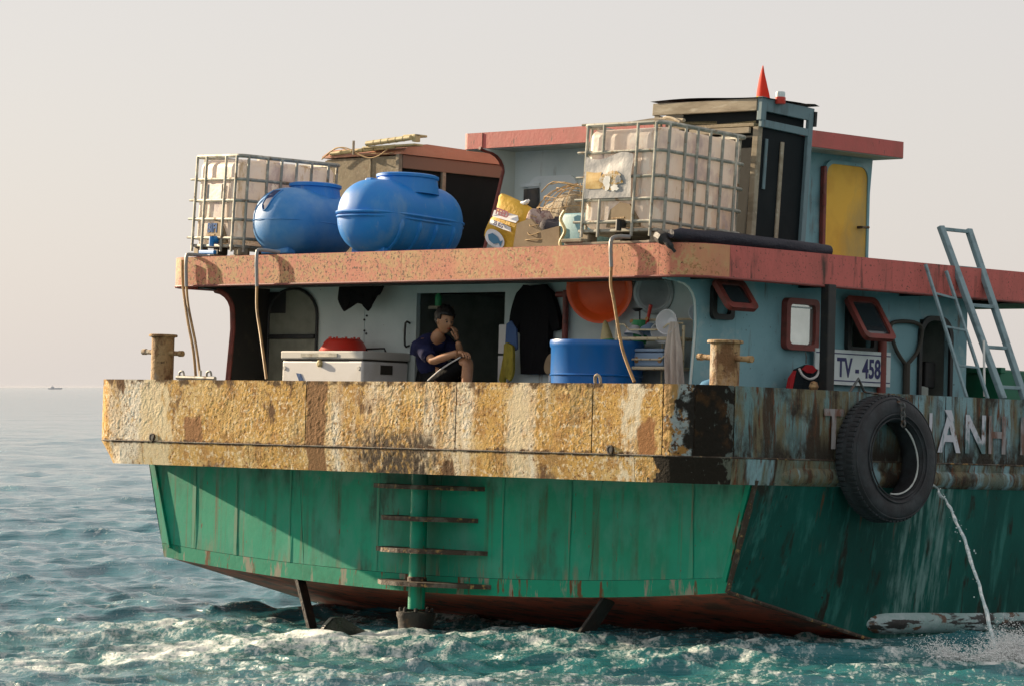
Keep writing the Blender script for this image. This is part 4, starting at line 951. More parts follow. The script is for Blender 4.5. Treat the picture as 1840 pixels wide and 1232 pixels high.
# poles and battens lying on the shed
for (a, b_, r, lab) in (((-7.02, 2.42, 2.575), (-6.34, 2.42, 2.61), .028, 'thick bamboo pole lying along the top edge of the plywood shed'), ((-7.65, 2.48, 2.50), (-6.62, 2.46, 2.535), .022, 'thin pale pole resting on the left half of the shed roof')):
    g = G(); g.tube([a, ((a[0]+b_[0])/2, a[1], (a[2]+b_[2])/2), b_], r, 10); 
    for k in range(1, 6): 
        q = Vector(a).lerp(Vector(b_), k/6); g.tube([q-Vector((.008, 0, 0)), q+Vector((.008, 0, 0))], r*1.12, 10)
    tag(g.build('bamboo_pole', m_bamboo, base=a, smooth=True), lab, 'pole')
g = G(); g.box(-7.10, -6.30, 2.43, 2.56, 2.53, 2.55, bev=.004); tag(g.build('pale_batten', m_bamboo, base=(-6.7, 2.5, 2.545)), 'pale board under the bamboo pole on the shed roof corner', 'board')
g = G(); g.box(-6.50, -6.30, 2.45, 2.62, 2.625, 2.65, bev=.008); g.box(-6.35, -6.30, 2.44, 2.52, 2.57, 2.65, bev=.008)
tag(g.build('bracket_frame', m_bamboo, base=(-6.45, 2.5, 2.58)), 'pale wooden bracket at the right end of the bamboo pole on the shed', 'bracket')
g = G(); g.tube([(-7.25, 2.44, 2.47), (-7.25, 2.44, 2.62)], .014, 7); tag(g.build('upright_stick', m_wood, base=(-7.25, 2.44, 2.47)), 'short upright stick on the left side of the plywood shed roof', 'stick')
g = G(); p_ = [(-7.75+.13*k, 2.44, 2.44+.09*math.sin(k*.75)+.012*k) for k in range(9)]; g.tube(p_, .007, 5, smooth=3); g.tube([(q[0]+.05, q[1]+.03, q[2]+.05*math.cos(q[0]*9)) for q in p_], .006, 5, smooth=3)
tag(g.build('tangled_cord', m_netline, base=(-7.4, 2.44, 2.42), smooth=True), 'thin tangled cord drooping over the left edge of the plywood shed roof', 'cord')

# ---- black cabinet with timber frame
t = thing('black_cabinet', (-1.09, 1.86, 1.27), 'tall black panelled cabinet with blue-grey timber frame behind the labelled container', 'cabinet', None, (R_(-3.0), R_(.6), 0))
H_ = 1.19
g = G(); g.box(-1.25, -.012, .03, .66, .02, H_-.02); cb = g.build('body', m_black, t)
G().box(-1.25, -.03, .05, .64, H_+.019, H_+.235).build('upper_lining', m_black, t)
G().box(-.07, .0, -.03, .03, .14, H_-.02, bev=.006).build('corner_post', m_wood, t)
G().box(-.012, .03, .645, .71, .10, H_+.20, bev=.006).build('corner_post', m_woodblue, t)
G().box(-.012, .004, .30, .345, .10, H_-.12, bev=.003).build('side_batten', m_wood, t)
G().box(-.012, .004, .08, .115, .60, H_-.12, bev=.003).build('side_batten', m_woodblue, t)
G().box(-.012, .025, -.02, .70, H_-.02, H_+.05, bev=.004).build('side_rail', m_woodblue, t)
G().box(-.012, .025, -.03, .72, H_+.13, H_+.25, bev=.004).build('side_rail', m_woodblue, t)
G().box(-.03, .028, -.035, .035, H_+.04, H_+.26, bev=.005).build('top_post', m_woodblue, t)
G().box(-1.35, -.034, -.04, -.005, H_+.13, H_+.245, bev=.005).build('front_plank', m_wood, t)
G().box(-1.33, -1.27, -.03, .03, H_+.02, H_+.128, bev=.004).build('top_post', m_wood, t)
G().box(-1.30, -.07, -.02, .64, H_-.015, H_+.018, bev=.004).build('top_board', m_ply, t)
G().box(-.85, -.10, -.05, -.02, H_-.08, H_-.025, bev=.004).build('loose_plank', m_wood, t)
g = G(); g.grid(lambda u, v: Vector((-1.37+u*1.42, -.06+v*.82, H_+.262+.012*math.sin(u*5)*math.cos(v*4)+.035*max(0, v-.8)*5*u*max(0, 1-(v-.9)*8))), 14, 12); g.build('tarpaulin_cover', m_tarp, t, smooth=True)
G().box(-.015, .045, .71, .74, H_+.08, H_+.22).build('edge_flap', m_tarp, t)
for x, a in ((-.9, .02), (-.35, -.03)): G().box(x-.28, x+.28, .05, .11, H_+.02, H_+.05, M=Matrix.Rotation(a, 4, 'Y')).build('packed_slat', m_bamboo, t)
# broken branches and cord stuck on top of the container
g = G(); g.tube([(-1.95, 1.0, 2.42), (-1.6, 1.1, 2.46), (-1.25, 1.05, 2.43)], .02, 6, smooth=4); g.tube([(-1.7, 1.2, 2.41), (-1.55, 1.1, 2.47), (-1.4, 1.05, 2.46), (-1.25, 1.0, 2.41)], .012, 6, smooth=4); g.tube([(-2.2, .7, 2.40), (-1.5, .8, 2.405)], .012, 6)
tag(g.build('dry_sticks', m_wood, base=(-1.7, 1.0, 2.40), smooth=True), 'dry sticks and cord lying on top of the stained container beside the cabinet', 'sticks')
# red flag, furled, and a small red-lidded jar
t = thing('red_flag', (-1.14, 2.0, 2.70), 'furled red flag with a yellow corner standing on the black cabinet', 'flag')
g = G()
def ff(u, v):
    a = 2*math.pi*u; r = .075*(1-v)**.9+.004; return Vector((r*1.0*math.cos(a)*(1+.25*math.sin(3*a+4*v)), r*.6*math.sin(a), -.02+.34*v))
g.grid(ff, 22, 12); fl = g.build('cloth', m_flag, t, smooth=True)
G().box(-.03, -.005, -.05, -.045, .0, .03).build('yellow_corner', m_flagy, fl)
g = G(); g.tube([(0, 0, -.1), (0, 0, .30)], .008, 6); g.build('staff', m_wood, t)
t = thing('jar', (-1.02, 2.12, 2.665), 'small jar with red label beside the flag on top of the cabinet', 'jar')
g = G(); g.lathe([(.045, 0), (.05, .01), (.05, .06), (.045, .065)], n=16); g.build('red_label_body', m_redpl, t, smooth=True)
g = G(); g.lathe([(.043, .06), (.045, .10), (.04, .115), (.0, .118)], n=16); g.build('lid', m_board, t, smooth=True)
# rolled tarpaulin along the roof edge
g = G(); g.tube([(-0.8, 0.42, 1.345), (-0.78, 0.7, 1.34), (-0.76, 1.2, 1.335), (-0.75, 1.8, 1.325), (-0.74, 2.3, 1.31), (-.74, 2.5, 1.31), (-.74, 2.56, 1.30)], [.04, .06, .068, .064, .068, .062, .03], 16, smooth=4)
tag(g.build('rolled_tarpaulin', m_navy, base=(-.76, 1.5, 1.27), smooth=True), 'long navy rolled tarpaulin along the right roof edge below the container and cabinet', 'tarpaulin')
g = G(); g.tube([(-1.02, .50, 1.33), (-.9, .42, 1.31), (-.80, .40, 1.25), (-.76, .44, 1.18)], [.05, .06, .03, .015], 8, smooth=4); tag(g.build('cloth_scrap', m_tarp, base=(-.9, .42, 1.27), smooth=True), 'dark rag hanging over the roof corner at the end of the rolled tarpaulin', 'rag')
g = G(); g.box(-2.22, -1.15, .52, .60, 1.275, 1.30, bev=.006); g.box(-2.24, -1.98, .50, .62, 1.302, 1.335, bev=.008)
tag(g.build('timber_bearer', m_wood, base=(-1.7, .55, 1.27)), 'rough timber bearer under the front of the stained container on the roof edge', 'timber')
# sack, net heap and its neighbours
t = thing('feed_sack', (-3.64, 1.2, 1.30), 'leaning yellow and white woven sack with fish print beside the wheelhouse', 'sack', None, (0, R_(24), 0))
def fs(u, v):
    a = 2*math.pi*u; r = (1-abs(2*v-1)**16)**.5
    x = .29*r*math.copysign(abs(math.cos(a))**.55, math.cos(a))*(1+.10*(2*v-1)**2); y = .14*r*(1-.55*max(0, v-.7)/.3)*math.sin(a)
    n_ = noise.noise(Vector((x*6, y*6, v*4)))*.02
    return Vector((x*(1+.08*math.sin(v*7))+n_, y+n_, -.02+.52*v))
g = G(); g.grid(fs, 28, 18); sk = g.build('bag', m_bag, t, smooth=True)
def on(x, z, off=.006):                                        # a point on the bag's aft face
    v = (z+.02)/.52; r = max(1e-3, (1-abs(2*v-1)**16))**.5; k_ = min(1, abs(x/(.29*r*(1+.10*(2*v-1)**2))))**(1/.55); q = max(0, 1-k_*k_)**.5
    return Vector((x, -.14*r*(1-.55*max(0, v-.7)/.3)*q-off-.018, z))
def patch(pts, m, nm, off): 
    g = G(); vs_ = [g.b.verts.new(on(x, z, off)) for x, z in pts]; g.b.faces.new(vs_); return g.build(nm, m, sk)
patch([(-.20, .33), (-.06, .37), (.11, .40), (.15, .37), (.14, .335), (.02, .31), (-.2, .265)], m_bagw, 'white_band', .006)
patch([(-.21, .23), (-.06, .26), (.10, .27), (.12, .235), (.02, .215), (-.21, .185)], m_bagw, 'white_band', .006)
patch([(-.20+.0*k, 0) if 0 else (-.06+.15*math.cos(a), .085+.085*math.sin(a)) for k, a in enumerate(np.linspace(0, 2*math.pi, 20)[:-1])], m_bagw, 'white_oval', .006)
patch([(-.16, .09), (-.10, .13), (-.02, .125), (.03, .095), (.06, .12), (.055, .05), (.02, .075), (-.04, .04), (-.12, .05)], m_bagb, 'fish_print', .012)
text_mesh('lettering', 'FEED', .085, m_bagr, sk, T_((-.14, -.178, .315)) @ Matrix.Rotation(R_(-8), 4, 'Y') @ AFT, sx=.95, bold=.003)
text_mesh('lettering', '25 KG', .055, m_bagn, sk, T_((-.12, -.182, .215)) @ Matrix.Rotation(R_(-5), 4, 'Y') @ AFT, sx=.95, bold=.002)
g = G(); g.tube([(-.02, 0, .47), (.05, -.02, .52), (.06, 0, .55)], [.03, .022, .012], 8, smooth=3); g.build('tied_neck', m_bagw, sk, smooth=True)
def heap(name, x0, x1, y0, y1, h, m, lab, cat, seed, pw=.6):
    g = G(); cx_, cy_ = (x0+x1)/2, (y0+y1)/2
    def f(u, v):
        a = 2*math.pi*u; r = math.cos(v*math.pi/2)**.7; hz_ = h*math.sin(v*math.pi/2)**pw
        q = 1+.16*noise.noise(Vector((math.cos(a)*1.4, math.sin(a)*1.4, v*2+seed)))
        return Vector((cx_+(x1-x0)/2*r*q*math.cos(a), cy_+(y1-y0)/2*r*q*math.sin(a), 1.22+hz_*q))
    g.grid(f, 30, 14); return tag(g.build(name, m, base=(cx_, cy_, 1.22), smooth=True), lab, cat)
heap('net_heap', -3.70, -2.75, 1.45, 2.2, .66, m_net, 'rounded heap of dried fishing net between the yellow sack and the container', 'fishing net', 2, .5)
heap('net_bag', -3.36, -3.04, 1.05, 1.35, .44, m_netred, 'pinkish netting bag leaning right against the yellow sack', 'net bag', 5, .4)
heap('dark_sack', -3.18, -2.84, 1.05, 1.34, .36, m_sackd, 'dark purple sack in front of the dried net heap', 'sack', 9, .35)
g = G(); g.prism([(-3.36, 1.23), (-2.72, 1.23), (-2.74, 1.50), (-2.98, 1.46), (-3.12, 1.58), (-3.30, 1.54)], .03, 'xz', .98); tag(g.build('cardboard_sheet', m_card, base=(-3.0, .98, 1.23)), 'torn brown cardboard sheet at the foot of the net heap', 'cardboard')
g = G(); g.box(-2.78, -2.28, 1.0, 1.26, 1.225, 1.62, bev=.04); tag(g.build('blue_bundle', m_wallblue, base=(-2.5, 1.1, 1.22), smooth=True), 'faded grey-blue wrapped bundle between the net heap and the stained container', 'bundle')
g = G()
for k in range(5): g.tube([(-3.22+.03*k, .985, 1.30+k*.075), (-3.10, .965, 1.285+k*.075+.02*math.sin(k*2)), (-2.92-.03*k, .985, 1.31+k*.07)], .0045, 5, smooth=3)
for k in range(6): g.tube([(-3.30+.15*k, 1.30-.03*k, 1.86+.08*math.sin(k)), (-3.1+.15*k, 1.26, 1.95-.012*k*k), (-2.85+.12*k, 1.3, 1.90-.02*k*k)], .006, 5, smooth=3)
for k in range(12):                                            # loose net draped over the heap
    a = R_(150+20*k); g.tube([(-3.22+.50*math.cos(a)*math.cos(v_*1.5), 1.75+.42*math.sin(a)*math.cos(v_*1.5), 1.24+.72*math.sin(v_*1.5)**.5+.012*math.sin(k*3+v_*9)) for v_ in np.linspace(.02, 1, 9)], .0045, 5)
for v_ in (.06, .16, .3, .48, .7): g.tube([(-3.22+.50*math.cos(a)*math.cos(v_*1.5), 1.75+.42*math.sin(a)*math.cos(v_*1.5), 1.24+.72*math.sin(v_*1.5)**.5+.015*math.sin(5*a)) for a in np.linspace(R_(150), R_(372), 18)], .0045, 5)
tag(g.build('net_twine', m_netline, base=(-3.1, 1.0, 1.25)), 'orange net twine stretched across the sacks and net heap', 'twine')
g = G(); g.tube([(-2.66, .97, 1.24), (-2.70, .96, 1.34), (-2.64, .96, 1.45), (-2.70, .96, 1.56), (-2.66, .97, 1.64)], .016, 6, smooth=5); tag(g.build('yellow_rope', m_bamboo, base=(-2.66, .97, 1.24), smooth=True), 'short twisted yellow rope hanging on the grey-blue bundle', 'rope')

# ---- hoses over the roof edge
def hose(pipe, runs, lab):
    b0 = runs[0][-1]; t = thing('roof_hose', b0, lab, 'hose', 'hoses hanging from the roof edge'); o_ = Vector(b0)
    g = G(); g.tube([Vector(q)-o_ for q in pipe], .019, 9, smooth=3); g.build('pipe_end', m_hosepipe, t, smooth=True)
    for r in runs: g = G(); g.tube([Vector(q)-o_ for q in r], .0145, 8, smooth=6); g.build('hose_run', m_hose, t, smooth=True)
hose([(-7.42, .60, 1.285), (-7.50, .46, 1.295), (-7.515, .41, 1.26), (-7.50, .41, .965)], [[(-7.50, .41, .97), (-7.42, .38, .75), (-7.187, .3, .359), (-7.043, .25, .03)], [(-7.60, .43, 1.24), (-7.565, .42, .966), (-7.38, .34, .62), (-7.20, .28, .30), (-7.112, .25, .03)]], 'pair of brown hoses crossing below a grey pipe end at the left roof corner')
hose([(-6.30, .62, 1.30), (-6.40, .46, 1.32), (-6.412, .41, 1.27), (-6.394, .41, .95)], [[(-6.394, .41, .955), (-6.36, .39, .72), (-6.249, .35, .471), (-6.10, .28, .2), (-6.021, .25, .02)]], 'single brown hose hanging from the roof edge below the smaller blue tank')
hose([(-1.42, .56, 1.34), (-1.51, .46, 1.335), (-1.522, .41, 1.28), (-1.508, .41, 1.06)], [[(-1.508, .41, 1.07), (-1.48, .38, .9), (-1.409, .35, .753), (-1.243, .3, .324), (-1.036, .25, .02)]], 'brown hose hanging from the stained container past the orange basin')

# ---- under the roof: freezer, bowl, clothes, drum, basin, pot, rack
t = thing('chest_freezer', (-6.42, .80, -.76), 'white chest freezer with grey trimmed lid and a tape strip, against the aft wall', 'freezer')
g = G(); g.box(0, 1.20, 0, .62, .10, .985, bev=.02); fz = g.build('body', m_white, t)
G().box(.02, 1.18, .02, .60, 0, .099).build('plinth', m_grime, t)
G().box(.004, 1.196, .004, .616, .985, 1.0).build('lid_seal', m_grime, t)
g = G(); g.box(-.012, 1.212, -.012, .632, 1.0, 1.082, bev=.012); ld = g.build('lid', m_lid, t)
G().box(.30, .84, -.020, -.0125, 1.02, 1.055).build('trim_strip', m_cage, ld)
g = G(); g.lathe([(.035, 0), (.035, .02), (.02, .03), (.0, .03)], (.58, -.003, .955), 14, axis=(0, -1, 0)); g.build('lock', m_bamboo, t)
for x in (.04, 1.15): g = G(); g.lathe([(.022, 0), (.02, .008)], (x, -.001, .91), 10, axis=(0, -1, 0)); g.build('corner_screw', m_lid, t)
g = G(); g.prism([(.22, .86), (.29, .855), (.42, .66), (.34, .66)], .004, 'xz', -.005); g.build('blue_tape', m_cloth_blue, t)
G().box(1.201, 1.208, .24, .40, .86, .95).build('side_vent', m_grime, t)
g = G(); g.tube([(.80, .40, 1.083), (.82, .40, 1.115), (1.08, .40, 1.12), (1.10, .40, 1.083)], .010, 6); g.build('lid_handle', m_dark, t)
t = thing('red_bowl', (-5.83, 1.10, .323), 'upturned red plastic bowl on the freezer lid', 'bowl')
g = G(); g.lathe([(.245, 0), (.25, .012), (.235, .03), (.20, .095), (.17, .125), (.15, .13), (.0, .128)], n=28); g.build('bowl', m_redpl, t, smooth=True)
g = G()
for k in range(10): a = k*.63; g.tube([(.15*math.cos(a), .15*math.sin(a), .125), (.152*math.cos(a), .152*math.sin(a), .145)], .012, 6)
g.build('foot_nub', m_redpl, t)
def cloth(name, poly, y, thick, m, lab, cat, wave=.02, k=9.0, n=3):
    g = G(); g.prism(poly, thick, 'xz', y)
    bmesh.ops.triangulate(g.b, faces=[f for f in g.b.faces if len(f.verts) > 4])
    for _ in range(n): bmesh.ops.subdivide_edges(g.b, edges=[e for e in g.b.edges if e.calc_length() > .05], cuts=1)
    for v in g.b.verts: v.co.y += wave*math.sin(v.co.x*k*4+v.co.z*2) + wave*.6*noise.noise(Vector((v.co.x*5, v.co.z*3, y)))
    c_ = poly[0]
    return tag(g.build(name, m, base=(c_[0], y, c_[1]), smooth=True), lab, cat)
cloth('black_rag', [(-6.02, 1.0), (-6.04, .86), (-5.97, .735), (-5.86, .83), (-5.78, .86), (-5.67, .80), (-5.615, .735), (-5.57, .84), (-5.45, .90), (-5.40, 1.0)], 1.20, .02, m_cloth_black, 'ragged black cloth hanging under the roof above the freezer', 'cloth')
cloth('black_shirt', [(-3.66, .90), (-3.58, .98), (-3.50, .965), (-3.44, .93), (-3.38, .965), (-3.30, .98), (-3.20, .90), (-3.10, .66), (-3.07, .56), (-3.17, .53), (-3.21, .66), (-3.20, .30), (-3.21, .12), (-3.58, .12), (-3.60, .40), (-3.605, .62), (-3.66, .52), (-3.77, .54), (-3.74, .68)], 1.36, .06, m_cloth_black, 'long black garment hanging on the aft wall right of the doorway', 'clothing', .012, 7)
cloth('blue_towel', [(-3.74, .60), (-3.70, .63), (-3.64, .56), (-3.61, .36), (-3.67, .34), (-3.76, .40)], 1.33, .02, m_cloth_blue, 'blue cloth hanging between the yellow cloth and the black garment', 'cloth')
cloth('yellow_towel', [(-3.74, .40), (-3.70, .42), (-3.64, .385), (-3.60, .30), (-3.61, .16), (-3.66, .05), (-3.70, .09), (-3.76, -.02), (-3.80, .06), (-3.78, .22)], 1.29, .03, m_cloth_yel, 'yellow-green rag hanging below the blue cloth by the doorway', 'cloth', .015, 12)
t = thing('white_board', (-3.89, 1.42, -.10), 'narrow white board standing at the right edge of the doorway behind the cloths', 'board')
G().box(-.06, .08, 0, .02, .42, .70, bev=.004).build('upper_board', m_white, t); G().box(-.06, .08, 0, .02, .10, .40, bev=.004).build('lower_board', m_white, t)
# blue half drum
t = thing('blue_drum', (-2.20, .98, -.76), 'open blue plastic drum below the orange basin', 'drum')
g = G(); g.lathe([(.40, 0), (.415, .03), (.42, .60), (.422, .82), (.428, .86), (.428, 1.10), (.438, 1.115), (.442, 1.15), (.436, 1.175), (.422, 1.178), (.412, 1.16), (.405, .9), (.39, .06), (.0, .05)], n=48); g.build('shell', m_bluedrum, t, smooth=True)
g = G(); g.lathe([(.430, .845), (.438, .855), (.430, .865)], n=48); g.build('hoop', m_bluedrum, t, smooth=True)
def pan(name, loc, prof, m, lab, cat, ax, n=36):
    t = thing(name, loc, lab, cat); g = G(); g.lathe(prof, n=n, axis=ax); g.build('dish', m, t, smooth=True); return t
BAX = Vector((.50, -1, -.12))
t = pan('orange_basin', (-2.47, 1.33, .93), [(.0, .02), (.19, .02), (.205, .03), (.285, .13), (.305, .14), (.325, .145), (.325, .13), (.30, .12), (.215, .012), (.20, 0), (.0, 0)], m_orange, 'large orange-red plastic basin hung on the aft wall', 'basin', BAX)
g = G(); g.lathe([(.235, .065), (.242, .075), (.238, .078)], n=36, axis=BAX); g.build('inner_ring', m_orange, t, smooth=True)
PAX = Vector((.35, -1, -.06))
t = pan('aluminium_lid', (-1.88, 1.40, .885), [(.0, .022), (.09, .022), (.095, .018), (.145, .016), (.155, .03), (.19, .035), (.205, .028), (.208, .0), (.0, 0)], m_alu, 'round dented aluminium pan hung right of the orange basin', 'pan', PAX)
for r in (.17,): g = G(); g.lathe([(r-.006, .028), (r, .036), (r+.006, .028)], n=36, axis=PAX); g.build('pressed_ring', m_alu, t, smooth=True)
g = G(); g.tube([(-3.03, 1.40, .92), (-3.03, 1.40, .1)], .03, 10); g.tube([(-3.15, 1.40, .88), (-2.75, 1.40, .89)], .028, 10); tag(g.build('red_pipe_rail', m_redtrim, base=(-3.03, 1.40, .1), smooth=True), 'red-brown pipe with cross arm on the aft wall left of the orange basin', 'pipe')
t = pan('hanging_pot', (-2.94, 1.20, .20), [(.0, .08), (.10, .075), (.13, .02), (.16, .0), (.15, -.01), (.0, 0)], m_card, 'brown pan leaning in the gap between the black garment and blue drum', 'pan', Vector((-.3, -1, .2)), 24)
G().tube([(-.02, -.06, -.16), (-.02, -.06, -.02)], .014, 7).build('pan_handle', m_white, t, smooth=True)
# dish rack
t = thing('dish_rack', (-1.98, 1.0, -.30), 'cream wire dish rack holding white bowls right of the blue drum', 'dish rack', None, (0, 0, R_(3)))
RW = .80
def wire(nm, p, r=.014): g = G(); g.tube(p, r, 7); g.build(nm, m_cream, t, smooth=True)
for x, y in ((0, 0), (RW, 0), (0, .26), (RW, .26)): wire('rack_post', [(x, y, -.45), (x+.0, y, .86 if y == 0 else .92)], .015)
for z in (.74, .47):
    wire('shelf_rim', [(0, 0, z), (RW, 0, z), (RW, .26, z), (0, .26, z), (0, 0, z)], .016)
    wire('guard_wire', [(0, -.01, z+.13), (.10, -.01, z+.13), (.16, -.01, z+.08), (.55, -.01, z+.08), (.62, -.01, z+.13), (RW, -.01, z+.14)], .009)
    for k in range(1, 8): wire('shelf_wire', [(RW*k/8, 0, z), (RW*k/8, .26, z)], .006)
wire('top_wire', [(-.02, .26, .92), (RW+.06, .26, .93)], .012); wire('centre_post', [(.34, .26, .05), (.34, .26, .74)], .01)
def bowl(x, y, z, s_, m, lab, ax=(0, 0, 1), flower=True):
    q = MB_.inverted() @ (t.matrix_world @ Vector((x, y, z)))
    b_ = thing('bowl', q, lab, 'bowl', 'bowls on the dish rack')
    g = G(); g.lathe([(.0, 0), (.04, 0), (.045, .015), (.085, .05), (.10, .095), (.095, .095), (.08, .055), (.04, .02), (.0, .018)][::1], n=22, axis=ax); 
    bmesh.ops.scale(g.b, vec=(s_, s_, s_), verts=g.b.verts); g.build('china', m, b_, smooth=True)
    if flower:
        g = G(); g.lathe([(.02, 0), (.018, .004)], (.02, -.085*s_, .045*s_), 9, axis=(0, -1, .4)); g.build('flower_print', m_bowlf, b_)
bowl(.13, .12, .86, .95, m_bowl, 'upturned white bowl at the left of the upper rack shelf', (0, -.25, -1))
bowl(.30, .14, .88, .98, m_box_blue, 'pale blue-white bowl second from left on the upper rack shelf', (0, -.3, -1))
bowl(.47, .13, .83, 1.0, m_bowl, 'white flowered bowl tilted beside the wire guard of the upper shelf', (.2, -.8, -.4))
bowl(.63, .05, .88, 1.15, m_bowl, 'white bowl standing on edge by the hanging towel', (.15, -1, .1), False)
bowl(.86, .20, .95, 1.1, m_bowl, 'white plate-like bowl propped at the rack top right corner', (.5, -1, .5), False)
q = MB_.inverted() @ (t.matrix_world @ Vector((.16, .03, .485)))
t2 = thing('food_box', q, 'pale blue plastic box on the lower shelf of the dish rack', 'box')
G().box(0, .40, 0, .2, 0, .13, bev=.02).build('box', m_box_blue, t2); G().box(-.006, .406, -.006, .206, .135, .165, bev=.012).build('lid', m_box_blue, t2)
for x in (.07, .36): g = G(); g.lathe([(.03, 0), (.026, .005)], (x, -.002, .06), 9, axis=(0, -1, 0)); g.build('flower_print', m_bowlf, t2)
q = MB_.inverted() @ (t.matrix_world @ Vector((-.11, .04, .48)))
t2 = thing('utensil_basket', q, 'green slatted utensil basket hooked on the left of the dish rack', 'basket', None, (0, R_(-9), 0))
g = G(); g.lathe([(.055, 0), (.06, .01), (.085, .24), (.09, .25), (.08, .25), (.055, .015), (.0, .012)], n=18); g.build('basket', m_greenpl, t2, smooth=True)
g = G(); g.lathe([(.07, .20), (.055, .30), (.02, .42), (.0, .44)], n=12); g.build('scrubbing_brush', m_bamboo, t2, smooth=True)
q = MB_.inverted() @ (t.matrix_world @ Vector((.10, .22, .70)))
t2 = thing('green_cup', q, 'dark green cup with ladle and red handled spoon at the back of the rack', 'cup')
g = G(); g.lathe([(.06, 0), (.085, .22), (.078, .22), (.0, .02)], n=18); g.build('cup', m_greenpl, t2, smooth=True)
g = G(); g.tube([(0, 0, .1), (-.01, 0, .30)], .008, 6); g.lathe([(.02, 0), (.05, .02), (.05, .03), (.0, .035)], (-.04, 0, .30), 12); g.build('ladle', m_dark, t2, smooth=True)
g = G(); g.tube([(.06, 0, .1), (.13, 0, .36)], [.012, .018], 8); g.build('spoon_handle', m_redpl, t2, smooth=True)
def ft(u, v):
    x = -.085+.20*u; s_ = .45+.55*min(1, v*3.2)
    return Vector((x*s_ + .02*v, -.03-.035*math.sin(u*17)*min(1, .3+v) - .02*math.sin(v*5), -.86*v))
q = MB_.inverted() @ (t.matrix_world @ Vector((.72, -.02, .89)))
g = G(); g.grid(ft, 30, 20); o = g.build('hanging_towel', m_cloth_white, base=(0, 0, 0), smooth=True); o.matrix_world = MB_ @ T_(q); tag(o, 'long greyish white towel draped over the right end of the dish rack', 'towel')
# jug at the foot of the right bollard
t = thing('water_jug', (-.66, .86, -.10), 'pale blue plastic jug half hidden behind the right bollard', 'jug', None, (0, R_(18), 0))
g = G(); g.lathe([(.14, -.2), (.15, -.16), (.15, .05), (.12, .12), (.05, .17), (.045, .20), (.0, .20)], n=22); g.build('body', m_jug, t, smooth=True)
g = G(); g.tube([(-.12, 0, .12), (-.17, 0, .06), (-.16, 0, -.06), (-.14, 0, -.08)], .014, 7, smooth=3); g.build('handle', m_jug, t, smooth=True)
# red and black shirt drying below the window
t = thing('drying_shirt', (-.80, 2.30, .0), 'charcoal shirt with red sleeves and white collar line below the red framed window', 'shirt')
g = G(); g.prism([(-.16, .20), (.0, .25), (.17, .20), (.235, .0), (.24, -.4), (-.22, -.4), (-.215, .0)], .05, 'yz', 0); g.build('body', m_charcoal, t)
for a in ([(-.165, .19), (-.235, .12), (-.30, -.12), (-.31, -.35), (-.22, -.35), (-.216, 0)], [(.172, .19), (.21, .17), (.275, .02), (.33, -.2), (.25, -.25), (.236, 0)]): g = G(); g.prism(a, .04, 'yz', .005); g.build('sleeve', m_cloth_red, t)
g = G(); g.tube([(.055, -.14, .21), (.06, -.09, .15), (.062, 0, .12), (.06, .10, .145), (.055, .15, .21)], .012, 6, smooth=4); g.build('collar_line', m_stripe, t, smooth=True)
g = G(); g.prism([(-.10, .205), (-.03, .25), (.05, .245), (.10, .205), (.05, .175), (-.04, .175)], .02, 'yz', .048); g.build('neck_lining', m_cloth_red, t)
g = G(); g.tube([(.02, 0, .26), (.02, .0, .33), (.0, .01, .37)], .006, 6); g.build('hanger_hook', m_chain, t)
# number board
t = thing('number_board', (XS+.06, 2.55, 0), 'pale board lettered TV - 4586 in navy beside the red pipe', 'sign')
G().box(0, .02, 0.0, 1.12, .085, .415, bev=.003).build('board', m_board, t)
for z in (.125, .378): G().box(.021, .024, .01, 1.11, z-.005, z+.005).build('border_line', m_navyink, t)
text_mesh('lettering', 'TV - 4586', .25, m_navyink, t, T_((.022, .32, .165)) @ STB, sx=.72, bold=.006)
# tyre fender
t = thing('tyre_fender', (.16, 2.34, -.60), 'large worn black tyre hung as a fender on the starboard bulwark', 'tyre', None, (R_(4), R_(-3), R_(-2)))
g = G(); TO, TI, TW = .575, .335, .30
pr = []
for k in range(25):
    a = 2*math.pi*k/24; ca, sa = math.cos(a), math.sin(a)
    pr.append(((TO+TI)/2 + (TO-TI)/2*math.copysign(abs(ca)**.62, ca), TW/2*math.copysign(abs(sa)**.72, sa)))
n = 72; rings = []
for i in range(n):
    b_ = 2*math.pi*i/n; rings.append([g.b.verts.new(Vector((q[1], q[0]*math.cos(b_), q[0]*math.sin(b_)))) for q in pr[:-1]])
for i in range(n):
    a, b_ = rings[i], rings[(i+1) % n]
    for k in range(24): g.b.faces.new((a[k], a[(k+1) % 24], b_[(k+1) % 24], b_[k]))
ty = g.build('carcass', m_rubber, t, smooth=True)
for r, x in ((.545, .128), (.40, .152), (.36, .140)):
    g = G(); g.tube([(x, r*math.cos(a), r*math.sin(a)) for a in np.linspace(0, 2*math.pi, 73)], .008, 6, cap=False); g.build('sidewall_ring', m_rubber, ty, smooth=True)
for k in range(72):                                           # tread lugs round the rim
    a = k*2*math.pi/72; q = Matrix.Rotation(a, 4, 'X')
    if k == 0:
        g = G(); g.box(-.10, -.02, -.017, .017, TO-.016, TO+.002, bev=.003, seg=1); g.box(.02, .10, -.017, .017, TO-.016, TO+.002, bev=.003, seg=1); lug = g.build('tread_lug', m_rubber, ty)
        lug0 = lug
    else:
        lug = lug0.copy(); col.objects.link(lug); lug.parent = ty
    lug.matrix_local = q
t2 = thing('fender_chain', (.0, 2.14, .10), 'rusty chain running from the triangular bracket down to the tyre', 'chain')
